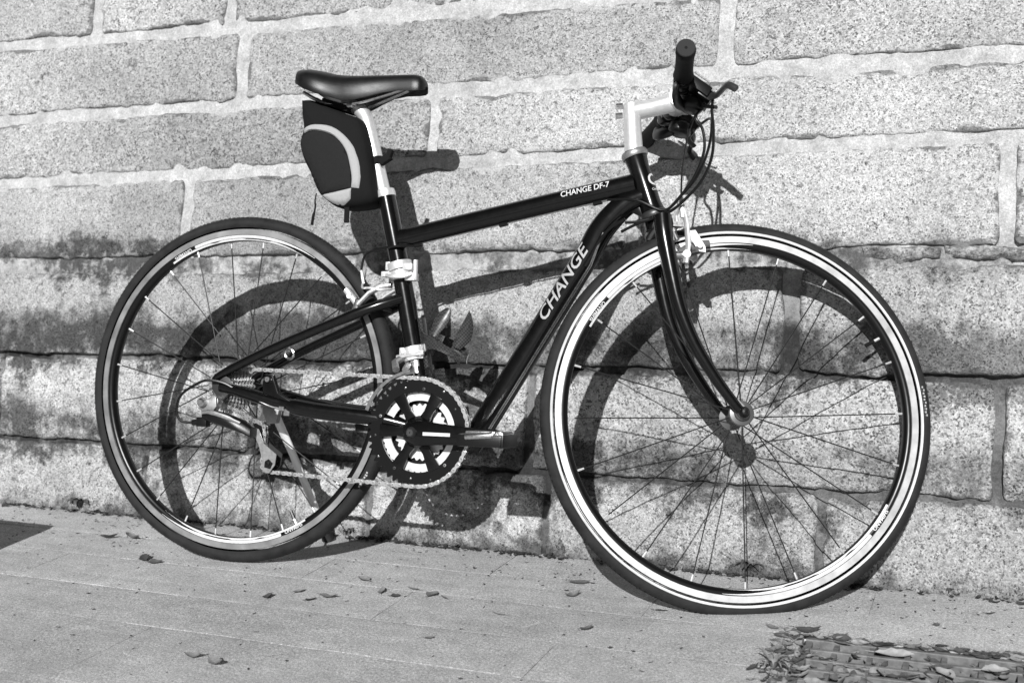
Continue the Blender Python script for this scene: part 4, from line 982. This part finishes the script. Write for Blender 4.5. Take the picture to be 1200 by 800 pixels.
leaves = [  # x, y, length, half width, rotation, curl, label
 (-1.722, -.168, .050, .014, .3, .20, 'left half of the pair of curled leaves beside the shadow wedge at left'),
 (-1.672, -.155, .056, .017, -.5, .28, 'right half of the pair of curled leaves beside the shadow wedge at left'),
 (-1.548, -.268, .052, .015, 2.4, .10, 'flat pale leaf left of the rear tyre'),
 (-1.508, -.285, .036, .010, .4, .15, 'small leaf just right of the flat pale leaf left of the rear tyre'),
 (-1.140, -.352, .030, .010, 1.2, .2, 'small dark leaf in front of the rear tyre contact point'),
 (-1.072, -.362, .046, .010, .1, .22, 'long narrow leaf lying right of the rear tyre'),
 (-1.095, -.385, .026, .009, .9, .15, 'tiny leaf close under the long narrow leaf right of the rear tyre'),
 (-1.178, -.392, .030, .011, 2.0, .18, 'small oval leaf in front of the rear tyre, nearest the camera there'),
 (-1.000, -.300, .040, .010, 1.9, .12, 'faint thin leaf below the chainwheel shadow'),
 (-.955, -.272, .036, .008, 2.9, .2, 'narrow dark leaf on the paving joint below the chainwheel'),
 (-.905, -.290, .034, .014, 1.3, .15, 'rounded leaf standing on edge below the pedal shadow'),
 (-.965, -.318, .022, .007, .5, .2, 'tiny leaf left of the rounded leaf below the pedal shadow'),
 (-.880, -.298, .024, .006, 2.5, .2, 'tiny thin leaf right of the rounded leaf below the pedal shadow'),
 (-1.065, -.250, .040, .011, 2.7, .15, 'leaf on the joint line right of the rear tyre shadow'),
 (-.757, -.345, .034, .007, 2.9, .15, 'thin leaf between the two wheels, out on the open paving'),
 (-.684, -.140, .052, .007, .2, .12, 'long pale twig-like leaf at the edge of the front wheel shadow'),
 (-.672, -.214, .038, .009, .9, .30, 'curled leaf left of the front wheel shadow'),
 (-.594, -.368, .030, .011, 1.0, .35, 'dark cupped leaf below the front tyre at its left'),
 (-1.120, -.680, .040, .008, .2, .30, 'thin curled leaf at the bottom edge, left of its neighbour'),
 (-1.072, -.690, .044, .011, -.4, .40, 'curled dark leaf at the bottom edge, right of its neighbour'),
 (-.815, -.488, .020, .006, .6, .2, 'tiny leaf alone on the paving at bottom centre'),
 (-.505, -.240, .030, .004, .2, .1, 'sliver of leaf at the foot of the front tyre'),
 (.005, -.080, .024, .006, .5, .2, 'small leaf near the wall foot at the right edge'),
 (-.075, -.165, .014, .006, .5, .2, 'tiny dark leaf on the paving above the drain'),
 (-.262, -.262, .050, .010, .2, .35, 'curled leaf on the corner of the drain grating'),
 (-.318, -.262, .030, .006, 2.7, .2, 'thin leaf just left of the drain grating corner'),
]
for x, y, L, wd, rot, curl, lab in leaves:
    m = MB(); leaf_geo(m, (0, 0, 0), L * .85, wd * .82, rot, curl * random.uniform(.7, 1.6), random.uniform(-.35, .35)); o = m.build('fallen_leaf', LEAF, smooth=70, fixn=False); o.location = (x, y, .0012)
    tag(o, lab, 'leaf', LB)
# large pale leaves lying on the bars of the drain
for x, y, L, rot, lab in ((-.128, -.318, .058, .1, 'large pale leaf lying flat on the drain bars'), (-.055, -.372, .046, 2.2, 'pale pointed leaf standing between the drain bars'), (.012, -.335, .040, .3, 'small pale leaf on the drain bars at the right edge')):
    m = MB(); leaf_geo(m, (0, 0, 0), L, .012, rot, .12, .1); o = m.build('fallen_leaf', simple('pale_leaf', .34, .7, var=.3, scale=120), smooth=70, fixn=False); o.location = (x, y, -.001)
    tag(o, lab, 'leaf', 'leaves on the drain')
lit = MB()
for i in range(800):
    x = random.uniform(x0 + .012, x1 - .012); y = random.uniform(y0 + .012, y1 - .012)
    leaf_geo(lit, (x, y, random.uniform(-.026, -.003)), random.uniform(.012, .040), random.uniform(.003, .009), random.uniform(0, 6.3), random.uniform(.05, .4), random.uniform(-.8, .8), mi=random.choice((0, 0, 1, 2)))
for i in range(150):
    x = random.uniform(x0 - .03, x1); y = y1 + random.gauss(-.004, .008)
    leaf_geo(lit, (x, y, .001), random.uniform(.012, .035), random.uniform(.003, .007), random.uniform(-.5, .5), random.uniform(.1, .4), random.uniform(-.6, .6), mi=random.choice((0, 1, 2)))
for i in range(120):
    leaf_geo(lit, (x0 + random.gauss(-.012, .016), random.uniform(y0, y1 + .004), .001), random.uniform(.010, .034), random.uniform(.002, .006), random.uniform(0, 6.3), random.uniform(.1, .4), random.uniform(-.6, .6), mi=random.choice((0, 1, 2)))
tag(lit.build('leaf_litter', [simple('litter_dark', .06, .8, var=.5, scale=150), simple('litter_mid', .13, .8, var=.4, scale=150), simple('litter_pale', .24, .8, var=.4, scale=150)], smooth=70, fixn=False), 'dead leaves packed in the openings of the drain grating', 'leaves', kind='stuff')

def weed(name, loc, n_, L, wd, spread, lab, group=None, m_=GREEN):
    root = empty(name, loc); tag(root, lab, 'weed', group)
    for i in range(n_):
        a = random.uniform(0, 6.283); l = L * random.uniform(.55, 1.1); sp = spread * random.uniform(.5, 1.1); d_ = Vector((math.cos(a), math.sin(a) if loc[1] < -.1 else -abs(math.sin(a)), 0))
        pts = smoothpath([Vector((0, 0, 0)), d_ * l * .3 * sp + Vector((0, 0, l * .5)), d_ * l * .75 * sp + Vector((0, 0, l * .62)), d_ * l * sp + Vector((0, 0, l * .45))], 3)
        m = MB(); vs = []; fs = []; k_ = len(pts); s_ = d_.cross(Vector((0, 0, 1))).normalized()
        for j, p in enumerate(pts):
            w_ = wd * math.sin(PI * (.12 + .86 * j / (k_ - 1))) ; vs += [p - s_ * w_ + Vector((0, 0, w_ * .4)), p, p + s_ * w_ + Vector((0, 0, w_ * .4))]
        for j in range(k_ - 1): fs += [(j * 3, j * 3 + 1, j * 3 + 4, j * 3 + 3), (j * 3 + 1, j * 3 + 2, j * 3 + 5, j * 3 + 4)]
        m.add(vs, fs); m.build('leaf', m_, root, smooth=70, fixn=False)
weed('grass_tuft', (-.286, -.440, .0), 22, .034, .0022, 1.2, 'tuft of grass growing at the left end of the drain grating', m_=simple('grass_blade', .22, .6, var=.4, scale=80))
WG = 'weeds in the crack at the wall foot'
for x, n_, L, wd, lab in ((-1.955, 9, .050, .008, 'small dark weed at the wall foot left of the rear wheel'), (-.405, 9, .040, .007, 'small weed at the wall foot seen through the front wheel'), (-1.243, 6, .03, .005, 'tiny weed at the wall foot right of the rear tyre'), (-.055, 4, .022, .004, 'tiny sprig at the wall foot at the far right')):
    weed('weed', (x, .008, .0), n_, L, wd, .8, lab, WG)
mo = MB()
for i in range(900):
    x = random.uniform(-2.6, .5); k_ = fbm((x * 5, 2, 2), 3)
    if k_ < -.05 and random.random() < .8: continue
    leaf_geo(mo, (x, random.uniform(-.016, .004), random.uniform(0, .004)), random.uniform(.006, .018), random.uniform(.002, .005), random.uniform(0, 6.3), .3, random.uniform(-.8, .8))
for i in range(700):
    x = random.uniform(-2.4, .4); y = -abs(random.gauss(0, .16)) if i < 450 else random.uniform(-1.0, 0)
    if GR[0] < x < GR[1] and y < GR[3]: continue
    leaf_geo(mo, (x, y, .0004), random.uniform(.002, .008), random.uniform(.001, .0026), random.uniform(0, 6.3), .2, random.uniform(-.4, .4))
tag(mo.build('moss_line', simple('moss', .035, .9, var=.5, scale=200), smooth=70, fixn=False), 'dark moss and crumbs packed along the wall foot', 'moss', kind='stuff')

# unseen block added left of the frame to cast a shadow into view
bk = MB(); bk.box((0, 0, .085), (.36, .32, .17)); o = bk.build('shadow_block', CONCRETE, bevel=.012)
o.location = (-2.041, -.56, 0); tag(o, 'unseen low block added outside the left edge to cast the shadow on the pavement', 'block')
